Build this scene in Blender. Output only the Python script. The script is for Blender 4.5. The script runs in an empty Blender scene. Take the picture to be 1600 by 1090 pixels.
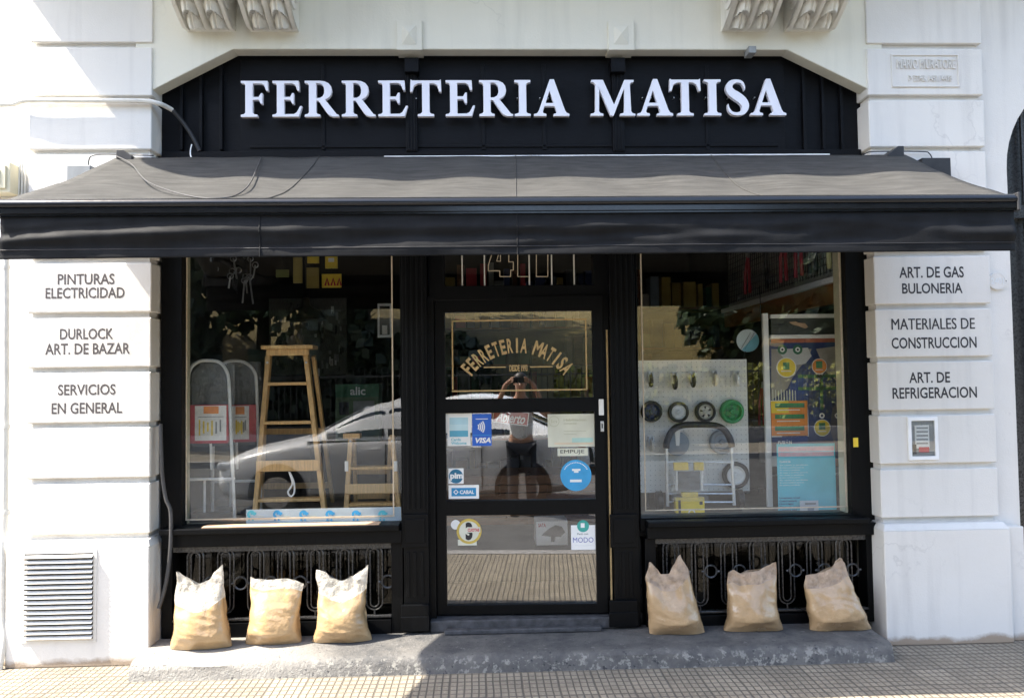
import bpy, bmesh, math, random
from mathutils import Vector, Matrix, noise
from mathutils.geometry import tessellate_polygon
random.seed(7)
SC = bpy.context.scene
COL = SC.collection

# ------------------------------------------------------------------ camera
D, H, F = 4.75, 1.61, 1235.0                    # distance to the facade, eye height, focal length (px of a 1600 px frame)
YAW, PITCH, ROLL = map(math.radians, (2.02, 2.236, -0.775))
_f = Vector((math.sin(YAW)*math.cos(PITCH), math.cos(YAW)*math.cos(PITCH), math.sin(PITCH)))
_r0 = Vector((math.cos(YAW), -math.sin(YAW), 0)); _u0 = _r0.cross(_f)
_r = _r0*math.cos(ROLL)+_u0*math.sin(ROLL); _u = _u0*math.cos(ROLL)-_r0*math.sin(ROLL)
cam_d = bpy.data.cameras.new('camera'); cam = bpy.data.objects.new('camera', cam_d); COL.objects.link(cam)
cam_d.sensor_width = 36; cam_d.lens = F*36/1600; cam_d.clip_start = .02; cam_d.clip_end = 800
cam.matrix_world = Matrix(((_r.x, _u.x, -_f.x, 0), (_r.y, _u.y, -_f.y, -D), (_r.z, _u.z, -_f.z, H), (0, 0, 0, 1)))
SC.camera = cam
def _ray(u, v): return _f*F+_r*(u-800)+_u*(545-v)
def P(u, v, Y):
    d = _ray(u, v); return Vector((0, -D, H))+d*((Y+D)/d.y)
def PZ(u, v, Z):
    d = _ray(u, v); return Vector((0, -D, H))+d*((Z-H)/d.z)
def px(u, Y, v=600): return P(u, v, Y).x
def pz(v, Y, u=800): return P(u, v, Y).z
def rect(u0, v0, u1, v1, Y):
    um, vm = (u0+u1)/2, (v0+v1)/2
    return P(u0, vm, Y).x, P(u1, vm, Y).x, P(um, v1, Y).z, P(um, v0, Y).z      # x0 x1 z0 z1

# ------------------------------------------------------------------ sky, sun, exposure
SUN_DIR = Vector((1.72, 0.42, -2.47)).normalized()      # from the left, high, a little in front of the facade
elev = math.asin(-SUN_DIR.z); az = math.atan2(-SUN_DIR.x, -SUN_DIR.y)
W = bpy.data.worlds.new('World'); SC.world = W; W.use_nodes = True
nt = W.node_tree; bg = nt.nodes['Background']
sk = nt.nodes.new('ShaderNodeTexSky'); sk.sky_type = 'NISHITA'; sk.sun_disc = False
sk.sun_elevation = elev; sk.sun_rotation = az; sk.air_density = 1.0; sk.dust_density = 2.2
nt.links.new(sk.outputs[0], bg.inputs[0]); bg.inputs[1].default_value = 0.145
sl = bpy.data.lights.new('sun', 'SUN'); so = bpy.data.objects.new('sun', sl); COL.objects.link(so)
sl.energy = 3.35; sl.angle = math.radians(.55); sl.color = (1, .93, .82)
so.rotation_euler = SUN_DIR.to_track_quat('-Z', 'Y').to_euler()
SC.view_settings.view_transform = 'Standard'; SC.view_settings.look = 'None'
SC.view_settings.exposure = 2.3; SC.view_settings.gamma = 1
SC.cycles.max_bounces = 10; SC.cycles.diffuse_bounces = 4; SC.cycles.glossy_bounces = 4
SC.cycles.transparent_max_bounces = 14; SC.cycles.caustics_reflective = False
SC.cycles.sample_clamp_indirect = 6; SC.cycles.use_denoising = True

# ------------------------------------------------------------------ materials
def _new(name):
    m = bpy.data.materials.new(name); m.use_nodes = True
    return m, m.node_tree, m.node_tree.nodes['Principled BSDF']
def _n(t, kind, **kw):
    n = t.nodes.new(kind)
    for k, v in kw.items():
        if k in n.inputs: n.inputs[k].default_value = v
        else: setattr(n, k, v)
    return n
def _pos(t): return t.nodes.new('ShaderNodeNewGeometry').outputs['Position']
def _noise(t, scale, detail=4, vec=None, rough=.55):
    n = _n(t, 'ShaderNodeTexNoise', Scale=scale, Detail=detail, Roughness=rough)
    t.links.new(vec if vec else _pos(t), n.inputs['Vector']); return n.outputs['Fac']
def _ramp(t, fac, p0, p1, c0=(0, 0, 0, 1), c1=(1, 1, 1, 1)):
    r = t.nodes.new('ShaderNodeValToRGB'); e = r.color_ramp.elements
    e[0].position, e[1].position, e[0].color, e[1].color = p0, p1, c0, c1
    t.links.new(fac, r.inputs[0]); return r.outputs[0]
def _mix(t, fac, a, b):
    n = t.nodes.new('ShaderNodeMix'); n.data_type = 'RGBA'
    for s, v in ((0, fac), (6, a), (7, b)):
        if isinstance(v, (int, float)): n.inputs[s].default_value = v
        elif isinstance(v, tuple): n.inputs[s].default_value = v if len(v) == 4 else (*v, 1)
        else: t.links.new(v, n.inputs[s])
    return n.outputs[2]
def _math(t, op, a, b=None):
    n = t.nodes.new('ShaderNodeMath'); n.operation = op
    for i, v in enumerate((a, b)):
        if v is None: continue
        if isinstance(v, (int, float)): n.inputs[i].default_value = v
        else: t.links.new(v, n.inputs[i])
    return n.outputs[0]
def _bump(t, b, h, strength, dist=.01):
    n = _n(t, 'ShaderNodeBump', Strength=strength, Distance=dist)
    t.links.new(h, n.inputs['Height']); t.links.new(n.outputs[0], b.inputs['Normal'])
MATS = {}
def mat(name, col, rough=.5, metal=0, var=.12, vs=7, bump=.0, bs=80, spec=.5, bd=.004, streak=None):
    """a procedural material: base colour broken by noise, fine bump, worn roughness"""
    if name in MATS: return MATS[name]
    m, t, b = _new(name)
    c0 = tuple(max(0, c*(1-var)) for c in col); c1 = tuple(min(1, c*(1+var)) for c in col)
    vec = None
    if streak:
        mp = _n(t, 'ShaderNodeMapping', Scale=streak); t.links.new(_pos(t), mp.inputs[0]); vec = mp.outputs[0]
    t.links.new(_ramp(t, _noise(t, vs, 5, vec), .3, .7, (*c0, 1), (*c1, 1)), b.inputs['Base Color'])
    rr = _n(t, 'ShaderNodeMapRange'); t.links.new(_noise(t, vs*2.3), rr.inputs[0])
    rr.inputs[3].default_value = max(0, rough-.1); rr.inputs[4].default_value = min(1, rough+.1)
    t.links.new(rr.outputs[0], b.inputs['Roughness'])
    b.inputs['Metallic'].default_value = metal; b.inputs['Specular IOR Level'].default_value = spec
    if bump: _bump(t, b, _noise(t, bs, 4, vec), bump, bd)
    MATS[name] = m; return m
def grime(name, col, dirt, stain, base_h, rough=.75):
    """painted render: soft stains, hairline scratches, and bare dirty plaster along the foot"""
    m, t, b = _new(name); g = _pos(t)
    sx = t.nodes.new('ShaderNodeSeparateXYZ'); t.links.new(g, sx.inputs[0])
    c = _mix(t, _ramp(t, _noise(t, 1.7, 6), .35, .75), col, tuple(x*.93 for x in col))
    mp = _n(t, 'ShaderNodeMapping', Scale=(9, 9, .7)); t.links.new(g, mp.inputs[0])
    c = _mix(t, _math(t, 'MULTIPLY', _ramp(t, _noise(t, 1, 6, mp.outputs[0]), .52, .8), .55), c, stain)
    c = _mix(t, _math(t, 'MULTIPLY', _ramp(t, _noise(t, 13, 8, None, .7), .66, .74), .5), c, stain)
    vo = _n(t, 'ShaderNodeTexVoronoi', feature='DISTANCE_TO_EDGE', Scale=1.35); wv = t.nodes.new('ShaderNodeVectorMath'); wv.operation = 'ADD'
    nz = _n(t, 'ShaderNodeTexNoise', Scale=5, Detail=6); t.links.new(g, nz.inputs['Vector']); sv = t.nodes.new('ShaderNodeVectorMath'); sv.operation = 'SCALE'; sv.inputs[3].default_value = .35
    t.links.new(nz.outputs['Color'], sv.inputs[0]); t.links.new(sv.outputs[0], wv.inputs[0]); t.links.new(g, wv.inputs[1]); t.links.new(wv.outputs[0], vo.inputs['Vector'])
    crk = _math(t, 'MULTIPLY', _ramp(t, vo.outputs['Distance'], .002, .009, (1, 1, 1, 1), (0, 0, 0, 1)), _ramp(t, _noise(t, .9, 2), .55, .62))
    c = _mix(t, _math(t, 'MULTIPLY', crk, .45), c, stain)
    lim = _math(t, 'SUBTRACT', _math(t, 'MULTIPLY', _noise(t, 6, 8, None, .65), base_h*2), sx.outputs[2])
    c = _mix(t, _ramp(t, lim, .0, .03), c, dirt)
    t.links.new(c, b.inputs['Base Color']); b.inputs['Roughness'].default_value = rough
    b.inputs['Specular IOR Level'].default_value = .25
    _bump(t, b, _math(t, 'ADD', _noise(t, 120, 3), _math(t, 'MULTIPLY', _noise(t, 9, 4), 2.5)), .22, .006)
    MATS[name] = m; return m
def glass(name, refl=.05, tint=(.975, .985, .98), rough=0.0):
    m = bpy.data.materials.new(name); m.use_nodes = True; t = m.node_tree; t.nodes.clear()
    o = t.nodes.new('ShaderNodeOutputMaterial'); mx = t.nodes.new('ShaderNodeMixShader')
    tr = t.nodes.new('ShaderNodeBsdfTransparent'); gl = t.nodes.new('ShaderNodeBsdfGlossy')
    tr.inputs[0].default_value = (*tint, 1); gl.inputs['Roughness'].default_value = rough
    fr = _n(t, 'ShaderNodeLayerWeight', Blend=.5)
    k = _math(t, 'ADD', _math(t, 'MULTIPLY', _math(t, 'POWER', fr.outputs['Facing'], 4), .7), refl)
    t.links.new(k, mx.inputs[0]); t.links.new(tr.outputs[0], mx.inputs[1]); t.links.new(gl.outputs[0], mx.inputs[2])
    # old panes are never quite flat
    bm_ = _n(t, 'ShaderNodeBump', Strength=.005, Distance=.02); t.links.new(_noise(t, 3.0, 1), bm_.inputs['Height'])
    t.links.new(bm_.outputs[0], gl.inputs['Normal'])
    t.links.new(mx.outputs[0], o.inputs[0]); MATS[name] = m; return m
def film(name, col, alpha, rough=.22):
    m = bpy.data.materials.new(name); m.use_nodes = True; t = m.node_tree; b = t.nodes['Principled BSDF']
    b.inputs['Base Color'].default_value = (*col, 1); b.inputs['Roughness'].default_value = .22
    a = _ramp(t, _noise(t, 22, 5), .35, .75, (alpha*.6,)*3+(1,), (min(1, alpha*1.5),)*3+(1,))
    t.links.new(a, b.inputs['Alpha']); _bump(t, b, _noise(t, 26, 5, None, .6), .9, .02)
    MATS[name] = m; return m

WHITE = grime('white painted render', (.72, .695, .645), (.34, .27, .20), (.50, .48, .45), .055)
CREAM = grime('cream render', (.73, .70, .59), (.4, .33, .24), (.55, .53, .45), .0)  # yellower in tone than the pilaster render
NEXT = grime('neighbouring wall render', (.74, .73, .70), (.36, .3, .22), (.5, .47, .42), .05)
BLACK = mat('black gloss paint on wood', (.0026, .0029, .0033), .42, var=.3, vs=9, bump=.25, bs=14, streak=(14, 14, 1.2), spec=.14)
FASCIA = mat('black fascia boards', (.0024, .0028, .004), .55, var=.35, vs=5, bump=.3, bs=30, streak=(3, 3, 14), spec=.15)
IRON = mat('black painted iron', (.03, .03, .03), .28, var=.4, vs=30, bump=.2, bs=120, spec=.6)
CANVAS = mat('dusty black canvas', (.053, .052, .049), .75, var=.28, vs=6, bump=.3, bs=220, spec=.15, streak=(1, 5, 5))
VALANCE = mat('black awning cloth', (.008, .0085, .0095), .7, var=.3, vs=9, bump=.25, bs=160, spec=.16)
BAR = mat('dark lacquered aluminium', (.010, .011, .013), .18, metal=.3, var=.1, vs=20, spec=.6)
SIGNW = mat('white acrylic letters', (.80, .79, .84), .35, var=.02, vs=4)
GLASS = glass('window glass', .08)
DGLASS = glass('door glass', .15)
GILT = mat('gilt paint', (.52, .36, .16), .5, var=.2, vs=40)
WIRE = mat('cream paint lining', (.60, .50, .36), .5, var=.15, vs=30)
PAINTK = mat('black sign paint', (.03, .028, .03), .6, var=.35, vs=60)
PAINTG = mat('faded black sign paint', (.075, .065, .065), .7, var=.4, vs=70)
WOOD = mat('pine wood', (.62, .39, .16), .5, var=.22, vs=5, bump=.15, bs=30, streak=(26, 26, 2))
DWOOD = mat('brown varnished boards', (.20, .085, .035), .3, var=.35, vs=5, streak=(2, 20, 26), bump=.15, bs=20)
SILL_LIT = mat('sunlit sill strip', (.50, .33, .21), .55, var=.2, vs=5, streak=(2, 20, 20))
ALU = mat('brushed aluminium tube', (.74, .75, .74), .35, metal=.3, var=.06, vs=30)
STEEL = mat('zinc plated steel', (.6, .6, .6), .32, metal=.9, var=.15, vs=40)
WHITEP = mat('white plastic', (.85, .85, .83), .4, var=.04, vs=10)
PAPER = mat('white paper', (.84, .84, .81), .7, var=.04, vs=10)
CREAMP = mat('cream paper', (.68, .68, .56), .7, var=.08, vs=9)
BEIGE = mat('beige plastic', (.70, .64, .46), .5, var=.08, vs=9)
PIPE = mat('off white painted pipe', (.68, .66, .60), .55, var=.12, vs=14, bump=.15, bs=40)
GREY = mat('grey plastic', (.25, .26, .26), .5, var=.1, vs=14)
CABLE = mat('grey rubber and cable shadow', (.055, .053, .052), .5, var=.2, vs=20)
BLACKP = mat('black rubber', (.018, .018, .019), .55, var=.25, vs=20)
RED = mat('red card', (.52, .03, .05), .45, var=.12, vs=12)
ORANGE = mat('orange print', (.85, .28, .05), .5, var=.1, vs=12)
YELLOW = mat('yellow print', (.86, .62, .05), .45, var=.08, vs=12)
TEAL = mat('teal print', (.10, .50, .60), .55, var=.14, vs=5)
BLUE = mat('blue print', (.02, .12, .55), .4, var=.08, vs=8)
SKYB = mat('light blue print', (.05, .35, .66), .4, var=.1, vs=12)
NAVY = mat('navy print', (.02, .04, .13), .4, var=.2, vs=6)
GREEN = mat('green plastic', (.03, .30, .10), .4, var=.15, vs=10)
PINKP = mat('faded pink print', (.75, .42, .44), .6, var=.15, vs=30)
TAUPE = mat('taupe print', (.33, .30, .26), .5, var=.12, vs=8)
DGREEN = mat('dark green print', (.03, .14, .07), .5, var=.15, vs=14)
SILVER = mat('silver wheel rim', (.66, .63, .55), .4, metal=.1, var=.1, vs=30)
BGREY = mat('blue grey plastic', (.20, .25, .30), .45, var=.1, vs=14)
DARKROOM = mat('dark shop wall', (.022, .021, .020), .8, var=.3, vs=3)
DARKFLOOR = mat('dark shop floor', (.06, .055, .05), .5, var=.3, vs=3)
DISPLAY = mat('display shelf boards', (.26, .22, .17), .6, var=.3, vs=4, streak=(2, 16, 16))
# ------------------------------------------------------------------ mesh building
def catmull(pts, n=6, closed=False):
    pts = [Vector(p) for p in pts]; out = []; N = len(pts)
    for i in range(N if closed else N-1):
        g = lambda k: pts[k % N] if closed else pts[max(0, min(N-1, k))]
        a, b, c, d = g(i-1), g(i), g(i+1), g(i+2)
        for j in range(n):
            t = j/n; out.append(.5*((2*b)+(c-a)*t+(2*a-5*b+4*c-d)*t*t+(3*b-a-3*c+d)*t**3))
    if not closed: out.append(pts[-1])
    return out
TEXTS = {}
def text_geo(s, bold=0.0, shear=0.0):
    k = (s, bold, shear)
    if k not in TEXTS:
        c = bpy.data.curves.new('t', 'FONT'); c.body = s; c.size = 1; c.offset = bold; c.shear = shear; c.resolution_u = 3
        o = bpy.data.objects.new('t', c); me = bpy.data.meshes.new_from_object(o)
        vs = [(v.co.x, v.co.y) for v in me.vertices]; fs = [tuple(p.vertices) for p in me.polygons]
        bpy.data.objects.remove(o); bpy.data.curves.remove(c); bpy.data.meshes.remove(me)
        x0 = min(v[0] for v in vs); x1 = max(v[0] for v in vs); y0 = min(v[1] for v in vs); y1 = max(v[1] for v in vs)
        TEXTS[k] = ([((x-x0)/(x1-x0), (y-y0)/(y1-y0)) for x, y in vs], fs)
    return TEXTS[k]
WLOC = {}
class MB:
    def __init__(s): s.v = []; s.f = []; s.m = []; s.mats = []
    def mi(s, m):
        if m not in s.mats: s.mats.append(m)
        return s.mats.index(m)
    def add(s, vs, fs, m):
        o = len(s.v); i = s.mi(m); s.v += [Vector(v) for v in vs]
        for f in fs: s.f.append(tuple(k+o for k in f)); s.m.append(i)
    def box(s, x0, x1, y0, y1, z0, z1, m):
        s.add([(x, y, z) for x in (x0, x1) for y in (y0, y1) for z in (z0, z1)],
              [(0, 1, 3, 2), (4, 6, 7, 5), (0, 4, 5, 1), (2, 3, 7, 6), (0, 2, 6, 4), (1, 5, 7, 3)], m)
    def rbox(s, u0, v0, u1, v1, y0, y1, m):                       # box whose front face fills a picture rectangle at depth y0
        x0, x1, z0, z1 = rect(u0, v0, u1, v1, y0); s.box(x0, x1, y0, y1, z0, z1, m)
    def beam(s, a, b, w, h, m, up=(0, 0, 1)):
        a, b = Vector(a), Vector(b); d = (b-a).normalized(); q = d.cross(Vector(up))
        if q.length < 1e-3: q = d.cross(Vector((0, 1, 0)))
        q.normalize(); p = q.cross(d); vs = []
        for c in (a, b):
            for i, j in ((-1, -1), (1, -1), (1, 1), (-1, 1)): vs.append(c+q*(w/2*i)+p*(h/2*j))
        s.add(vs, [(0, 1, 2, 3), (7, 6, 5, 4), (0, 4, 5, 1), (1, 5, 6, 2), (2, 6, 7, 3), (3, 7, 4, 0)], m)
    def tube(s, pts, r, m, n=8, closed=False, caps=True):
        pts = [Vector(p) for p in pts]; N = len(pts); rs = r if isinstance(r, (list, tuple)) else [r]*N
        vs = []; ref = None
        for i, p in enumerate(pts):
            a = pts[(i-1) % N] if closed or i > 0 else p; b = pts[(i+1) % N] if closed or i < N-1 else p
            d = (b-a).normalized()
            if ref is None: ref = d.orthogonal().normalized()
            ref = (ref-d*ref.dot(d)); ref = ref.normalized() if ref.length > 1e-6 else d.orthogonal().normalized()
            q = d.cross(ref)
            for k in range(n):
                t = 2*math.pi*k/n; vs.append(p+(ref*math.cos(t)+q*math.sin(t))*rs[i])
        fs = []
        for i in range(N if closed else N-1):
            for k in range(n):
                j = (i+1) % N; fs.append((i*n+k, i*n+(k+1) % n, j*n+(k+1) % n, j*n+k))
        if caps and not closed: fs += [tuple(range(n))[::-1], tuple((N-1)*n+k for k in range(n))]
        s.add(vs, fs, m)
    def prism(s, loops, y0, y1, m, plane='xz'):
        """outline (first loop) with holes, in the xz plane from depth y0 to y1 (or xy / yz)"""
        mk = {'xz': lambda a, b, c: (a, c, b), 'xy': lambda a, b, c: (a, b, c), 'yz': lambda a, b, c: (c, a, b)}[plane]
        if not isinstance(loops[0][0], (tuple, list, Vector)): loops = [loops]
        tris = tessellate_polygon([[Vector((p[0], p[1], 0)) for p in l] for l in loops])
        flat = [p for l in loops for p in l]; n = len(flat)
        vs = [mk(p[0], p[1], y0) for p in flat]+[mk(p[0], p[1], y1) for p in flat]
        fs = [tuple(t) for t in tris]+[tuple(k+n for k in t)[::-1] for t in tris]; o = 0
        for l in loops:
            k = len(l)
            for i in range(k): fs.append((o+i, o+(i+1) % k, n+o+(i+1) % k, n+o+i))
            o += k
        s.add(vs, fs, m)
    def disc(s, c, r, y0, y1, m, n=28, rz=None):
        rz = rz or r
        s.prism([(c[0]+r*math.cos(2*math.pi*k/n), c[1]+rz*math.sin(2*math.pi*k/n)) for k in range(n)], y0, y1, m)
    def ring(s, c, r0, r1, y0, y1, m, n=28, a0=0, a1=2*math.pi):
        if a1-a0 > 6.28:
            s.prism([[(c[0]+r*math.cos(2*math.pi*k/n), c[1]+r*math.sin(2*math.pi*k/n)) for k in range(n)] for r in (r1, r0)], y0, y1, m)
        else:
            A = [a0+(a1-a0)*k/n for k in range(n+1)]
            s.prism([(c[0]+r1*math.cos(a), c[1]+r1*math.sin(a)) for a in A]+[(c[0]+r0*math.cos(a), c[1]+r0*math.sin(a)) for a in A[::-1]], y0, y1, m)
    def lathe(s, c, prof, m, axis='y', n=28, caps=True):
        if not caps: prof = list(prof)+[prof[0]]
        vs = []
        for (r, t) in prof:
            for k in range(n):
                a = 2*math.pi*k/n; q = (r*math.cos(a), r*math.sin(a))
                vs.append({'y': (c[0]+q[0], c[1]+t, c[2]+q[1]), 'z': (c[0]+q[0], c[1]+q[1], c[2]+t), 'x': (c[0]+t, c[1]+q[0], c[2]+q[1])}[axis])
        fs = [(i*n+k, i*n+(k+1) % n, (i+1)*n+(k+1) % n, (i+1)*n+k) for i in range(len(prof)-1) for k in range(n)]
        if caps: fs += [tuple(range(n)), tuple((len(prof)-1)*n+k for k in range(n))]
        s.add(vs, fs, m)
    def grid(s, fn, nu, nv, m, wrap=False):
        vs = [fn(i/nu, j/nv) for j in range(nv+1) for i in range(nu+1)]; w = nu+1
        s.add(vs, [(j*w+i, j*w+i+1, (j+1)*w+i+1, (j+1)*w+i) for j in range(nv) for i in range(nu)], m)
    def text(s, body, x0, x1, z0, z1, y, m, bold=0.0, shear=0.0, xf=None):
        if bold and 'M' in body:                                     # this glyph's offset outline folds over itself: thicken by layering
            dx = bold*.75*(z1-z0)
            for k, o in enumerate((-dx, dx)): s.text(body, x0+o, x1+o, z0, z1, y-.00025*(k+1), m, 0, shear, xf)
            bold = 0
        vs, fs = text_geo(body, bold, shear)
        q = [(x0+(x1-x0)*a, y, z0+(z1-z0)*b) for a, b in vs]
        s.add([xf(p) for p in q] if xf else q, fs, m)
    def rtext(s, body, u0, v0, u1, v1, Y, m, bold=0.0, shear=0.0):
        x0, x1, z0, z1 = rect(u0, v0, u1, v1, Y); s.text(body, x0, x1, z0, z1, Y, m, bold, shear)
    def build(s, name, parent=None, smooth=False, bevel=0, seg=2, sub=0, origin=None, solid=0):
        me = bpy.data.meshes.new(name)
        if parent is not None: o3 = WLOC[parent.name]
        elif origin is not None: o3 = Vector(origin)
        else:
            xs = [v.x for v in s.v]; ys = [v.y for v in s.v]
            o3 = Vector(((min(xs)+max(xs))/2, (min(ys)+max(ys))/2, min(v.z for v in s.v)))
        me.from_pydata([tuple(v-o3) for v in s.v], [], s.f)
        for m in s.mats: me.materials.append(m)
        me.polygons.foreach_set('material_index', s.m)
        bm = bmesh.new(); bm.from_mesh(me); bmesh.ops.recalc_face_normals(bm, faces=bm.faces); bm.to_mesh(me); bm.free()
        if smooth:
            me.polygons.foreach_set('use_smooth', [True]*len(me.polygons))
            try: me.set_sharp_from_angle(angle=math.radians(38))
            except Exception: pass
        ob = bpy.data.objects.new(name, me); COL.objects.link(ob)
        if parent is not None: ob.parent = parent; WLOC[ob.name] = o3.copy()
        else: ob.location = o3; WLOC[ob.name] = o3.copy()
        if solid: mo = ob.modifiers.new('thickness', 'SOLIDIFY'); mo.thickness = solid; mo.offset = 0
        if sub: mo = ob.modifiers.new('sub', 'SUBSURF'); mo.levels = mo.render_levels = sub
        if bevel:
            mo = ob.modifiers.new('edge', 'BEVEL'); mo.width = bevel; mo.segments = seg; mo.limit_method = 'ANGLE'; mo.angle_limit = math.radians(40)
        return ob
def tag(o, label, cat, group=None):
    o['label'] = label; o['category'] = cat
    if group: o['group'] = group
    return o
def structure(o): o['kind'] = 'structure'; return o
def thing(name, label, cat, loc=(0, 0, 0), group=None):
    o = bpy.data.objects.new(name, None); COL.objects.link(o); o.location = loc; o.empty_display_size = .1
    WLOC[o.name] = Vector(loc); return tag(o, label, cat, group)
def dup(root, loc, rz=0, label=None):
    r = root.copy(); COL.objects.link(r); r.location = loc; r.rotation_euler = (0, 0, rz)
    if label: r['label'] = label
    for ch in list(root.children):
        c = ch.copy(); COL.objects.link(c); c.parent = r
        for g in list(ch.children):
            d = g.copy(); COL.objects.link(d); d.parent = c
    return r
# ================================================================== ground, pavement, street
def slats_mat(name, base, dark, px_, py_, w):
    """small ribbed pavement tiles: grooves both ways, wider joint every 20 cm, each tile a slightly different tone"""
    m, t, b = _new(name); sp = t.nodes.new('ShaderNodeSeparateXYZ')
    wob = t.nodes.new('ShaderNodeVectorMath'); wob.operation = 'ADD'; nz = _n(t, 'ShaderNodeTexNoise', Scale=2.2, Detail=2)
    t.links.new(_pos(t), nz.inputs['Vector']); sc = t.nodes.new('ShaderNodeVectorMath'); sc.operation = 'SCALE'; sc.inputs[3].default_value = .022
    t.links.new(nz.outputs['Color'], sc.inputs[0]); t.links.new(sc.outputs[0], wob.inputs[0]); t.links.new(_pos(t), wob.inputs[1])
    t.links.new(wob.outputs[0], sp.inputs[0])
    def line(o, p, ww):
        fr = _math(t, 'FRACT', _math(t, 'DIVIDE', sp.outputs[o], p)); d = _math(t, 'ABSOLUTE', _math(t, 'SUBTRACT', fr, .5))
        return _ramp(t, d, .5-ww/p, .5-ww/p*.35)
    ln = _math(t, 'MAXIMUM', _math(t, 'MAXIMUM', line(0, px_, w), line(1, py_, w*1.15)), _math(t, 'MAXIMUM', line(0, px_*5, w*1.5), line(1, py_*4, w*1.7)))
    wn = t.nodes.new('ShaderNodeTexWhiteNoise'); wn.noise_dimensions = '2D'; cb = t.nodes.new('ShaderNodeCombineXYZ')
    for i, p in ((0, px_*5), (1, py_*4)): t.links.new(_math(t, 'FLOOR', _math(t, 'DIVIDE', sp.outputs[i], p)), cb.inputs[i])
    t.links.new(cb.outputs[0], wn.inputs['Vector'])
    c = _mix(t, wn.outputs['Value'], base, tuple(x*.70 for x in base))
    c = _mix(t, _ramp(t, _noise(t, 5, 7, None, .65), .4, .72), c, tuple(x*.62 for x in base))
    c = _mix(t, _ramp(t, _noise(t, 60, 4), .55, .75), c, tuple(min(1, x*1.18) for x in base))
    c = _mix(t, _math(t, 'MULTIPLY', ln, .85), c, dark)
    t.links.new(c, b.inputs['Base Color']); b.inputs['Roughness'].default_value = .8; b.inputs['Specular IOR Level'].default_value = .3
    _bump(t, b, _math(t, 'ADD', _math(t, 'MULTIPLY', ln, -1), _math(t, 'MULTIPLY', _noise(t, 90, 4), .35)), .7, .006)
    MATS[name] = m; return m
TILES = slats_mat('ribbed pavement tiles', (.34, .295, .225), (.085, .075, .062), .0385, .054, .0055)
ASPH = mat('asphalt', (.085, .083, .08), .85, var=.25, vs=3, bump=.6, bs=160)
EARTH = mat('dry earth', (.14, .11, .07), .9, var=.3, vs=.6, bump=.5, bs=20)
KERB = mat('granite kerb', (.26, .25, .24), .8, var=.25, vs=20, bump=.4, bs=90)
def flat(name, x0, x1, y0, y1, z0, z1, m): b = MB(); b.box(x0, x1, y0, y1, z0, z1, m); return structure(b.build(name))
KY = -2.3                                                    # kerb line
g = MB(); g.grid(lambda a, b: (-150+300*a, -220+300*b, -.17), 4, 4, EARTH); structure(g.build('ground'))
flat('pavement', -22, 22, KY, 4, -.165, 0, TILES)
flat('kerb', -22, 22, KY-.16, KY-.002, -.165, .004, KERB)
flat('road', -60, 60, -11.5, KY-.165, -.165, -.125, ASPH)
flat('opposite_kerb', -60, 60, -11.68, -11.502, -.165, .0, KERB)
flat('opposite_pavement', -60, 60, -14.2, -11.69, -.165, -.005, TILES)

# worn concrete doorstep, one rounded slab along the whole front
STEPM, _t, _b = _new('worn cement step')
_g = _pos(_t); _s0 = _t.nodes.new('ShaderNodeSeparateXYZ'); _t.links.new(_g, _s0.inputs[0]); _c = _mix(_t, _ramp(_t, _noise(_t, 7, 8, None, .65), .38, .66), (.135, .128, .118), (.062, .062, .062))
_sunlit = _math(_t, 'MINIMUM', 1, _math(_t, 'MAXIMUM', 0, _math(_t, 'MULTIPLY', _math(_t, 'SUBTRACT', _math(_t, 'SUBTRACT', -.35, _s0.outputs[0]), _math(_t, 'MULTIPLY', _noise(_t, 3, 5), .8)), 2.2)))
_c = _mix(_t, _math(_t, 'MULTIPLY', _sunlit, .8), _c, (.29, .275, .245))  # sunlight on the left end put into the colour as a paler tone
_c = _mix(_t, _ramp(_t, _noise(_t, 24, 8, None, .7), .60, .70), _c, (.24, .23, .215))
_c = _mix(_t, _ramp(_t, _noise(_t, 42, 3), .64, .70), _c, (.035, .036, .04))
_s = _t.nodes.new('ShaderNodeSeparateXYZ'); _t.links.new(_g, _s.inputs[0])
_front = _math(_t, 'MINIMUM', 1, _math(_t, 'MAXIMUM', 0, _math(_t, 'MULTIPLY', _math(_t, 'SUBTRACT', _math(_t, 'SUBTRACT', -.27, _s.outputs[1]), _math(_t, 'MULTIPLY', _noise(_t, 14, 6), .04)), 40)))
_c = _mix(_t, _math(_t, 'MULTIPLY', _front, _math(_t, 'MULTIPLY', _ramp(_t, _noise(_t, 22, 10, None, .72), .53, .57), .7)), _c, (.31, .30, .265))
_t.links.new(_c, _b.inputs['Base Color']); _b.inputs['Roughness'].default_value = .78
_bump(_t, _b, _math(_t, 'ADD', _noise(_t, 60, 6, None, .65), _noise(_t, 12, 5)), .7, .012)
STEP_Z = .098; SY = PZ(800, 1050, 0).y
sx0, sx1 = PZ(216, 1052, 0).x, PZ(1402, 1036, 0).x
prof = [(.14, -.02), (.14, STEP_Z), (SY+.075, STEP_Z-.002), (SY+.04, STEP_Z-.008), (SY+.022, STEP_Z-.024), (SY+.012, .045), (SY, -.02)]
st = MB(); N = 60
def stp(i, k):
    x = sx0+(sx1-sx0)*i/N; y, z = prof[k]; nn = noise.noise(Vector((x*3, k*1.7, 0)))*.012
    return (x, y+(nn if k > 2 else 0), z+(nn*.6 if 1 < k < 6 else 0))
vs = [stp(i, k) for i in range(N+1) for k in range(len(prof))]; L = len(prof)
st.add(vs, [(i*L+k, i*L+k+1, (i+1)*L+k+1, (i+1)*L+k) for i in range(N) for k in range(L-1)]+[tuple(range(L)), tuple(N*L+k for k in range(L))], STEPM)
stepo = tag(st.build('doorstep', smooth=True), 'long worn grey cement doorstep running under both shop windows', 'doorstep')

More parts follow.
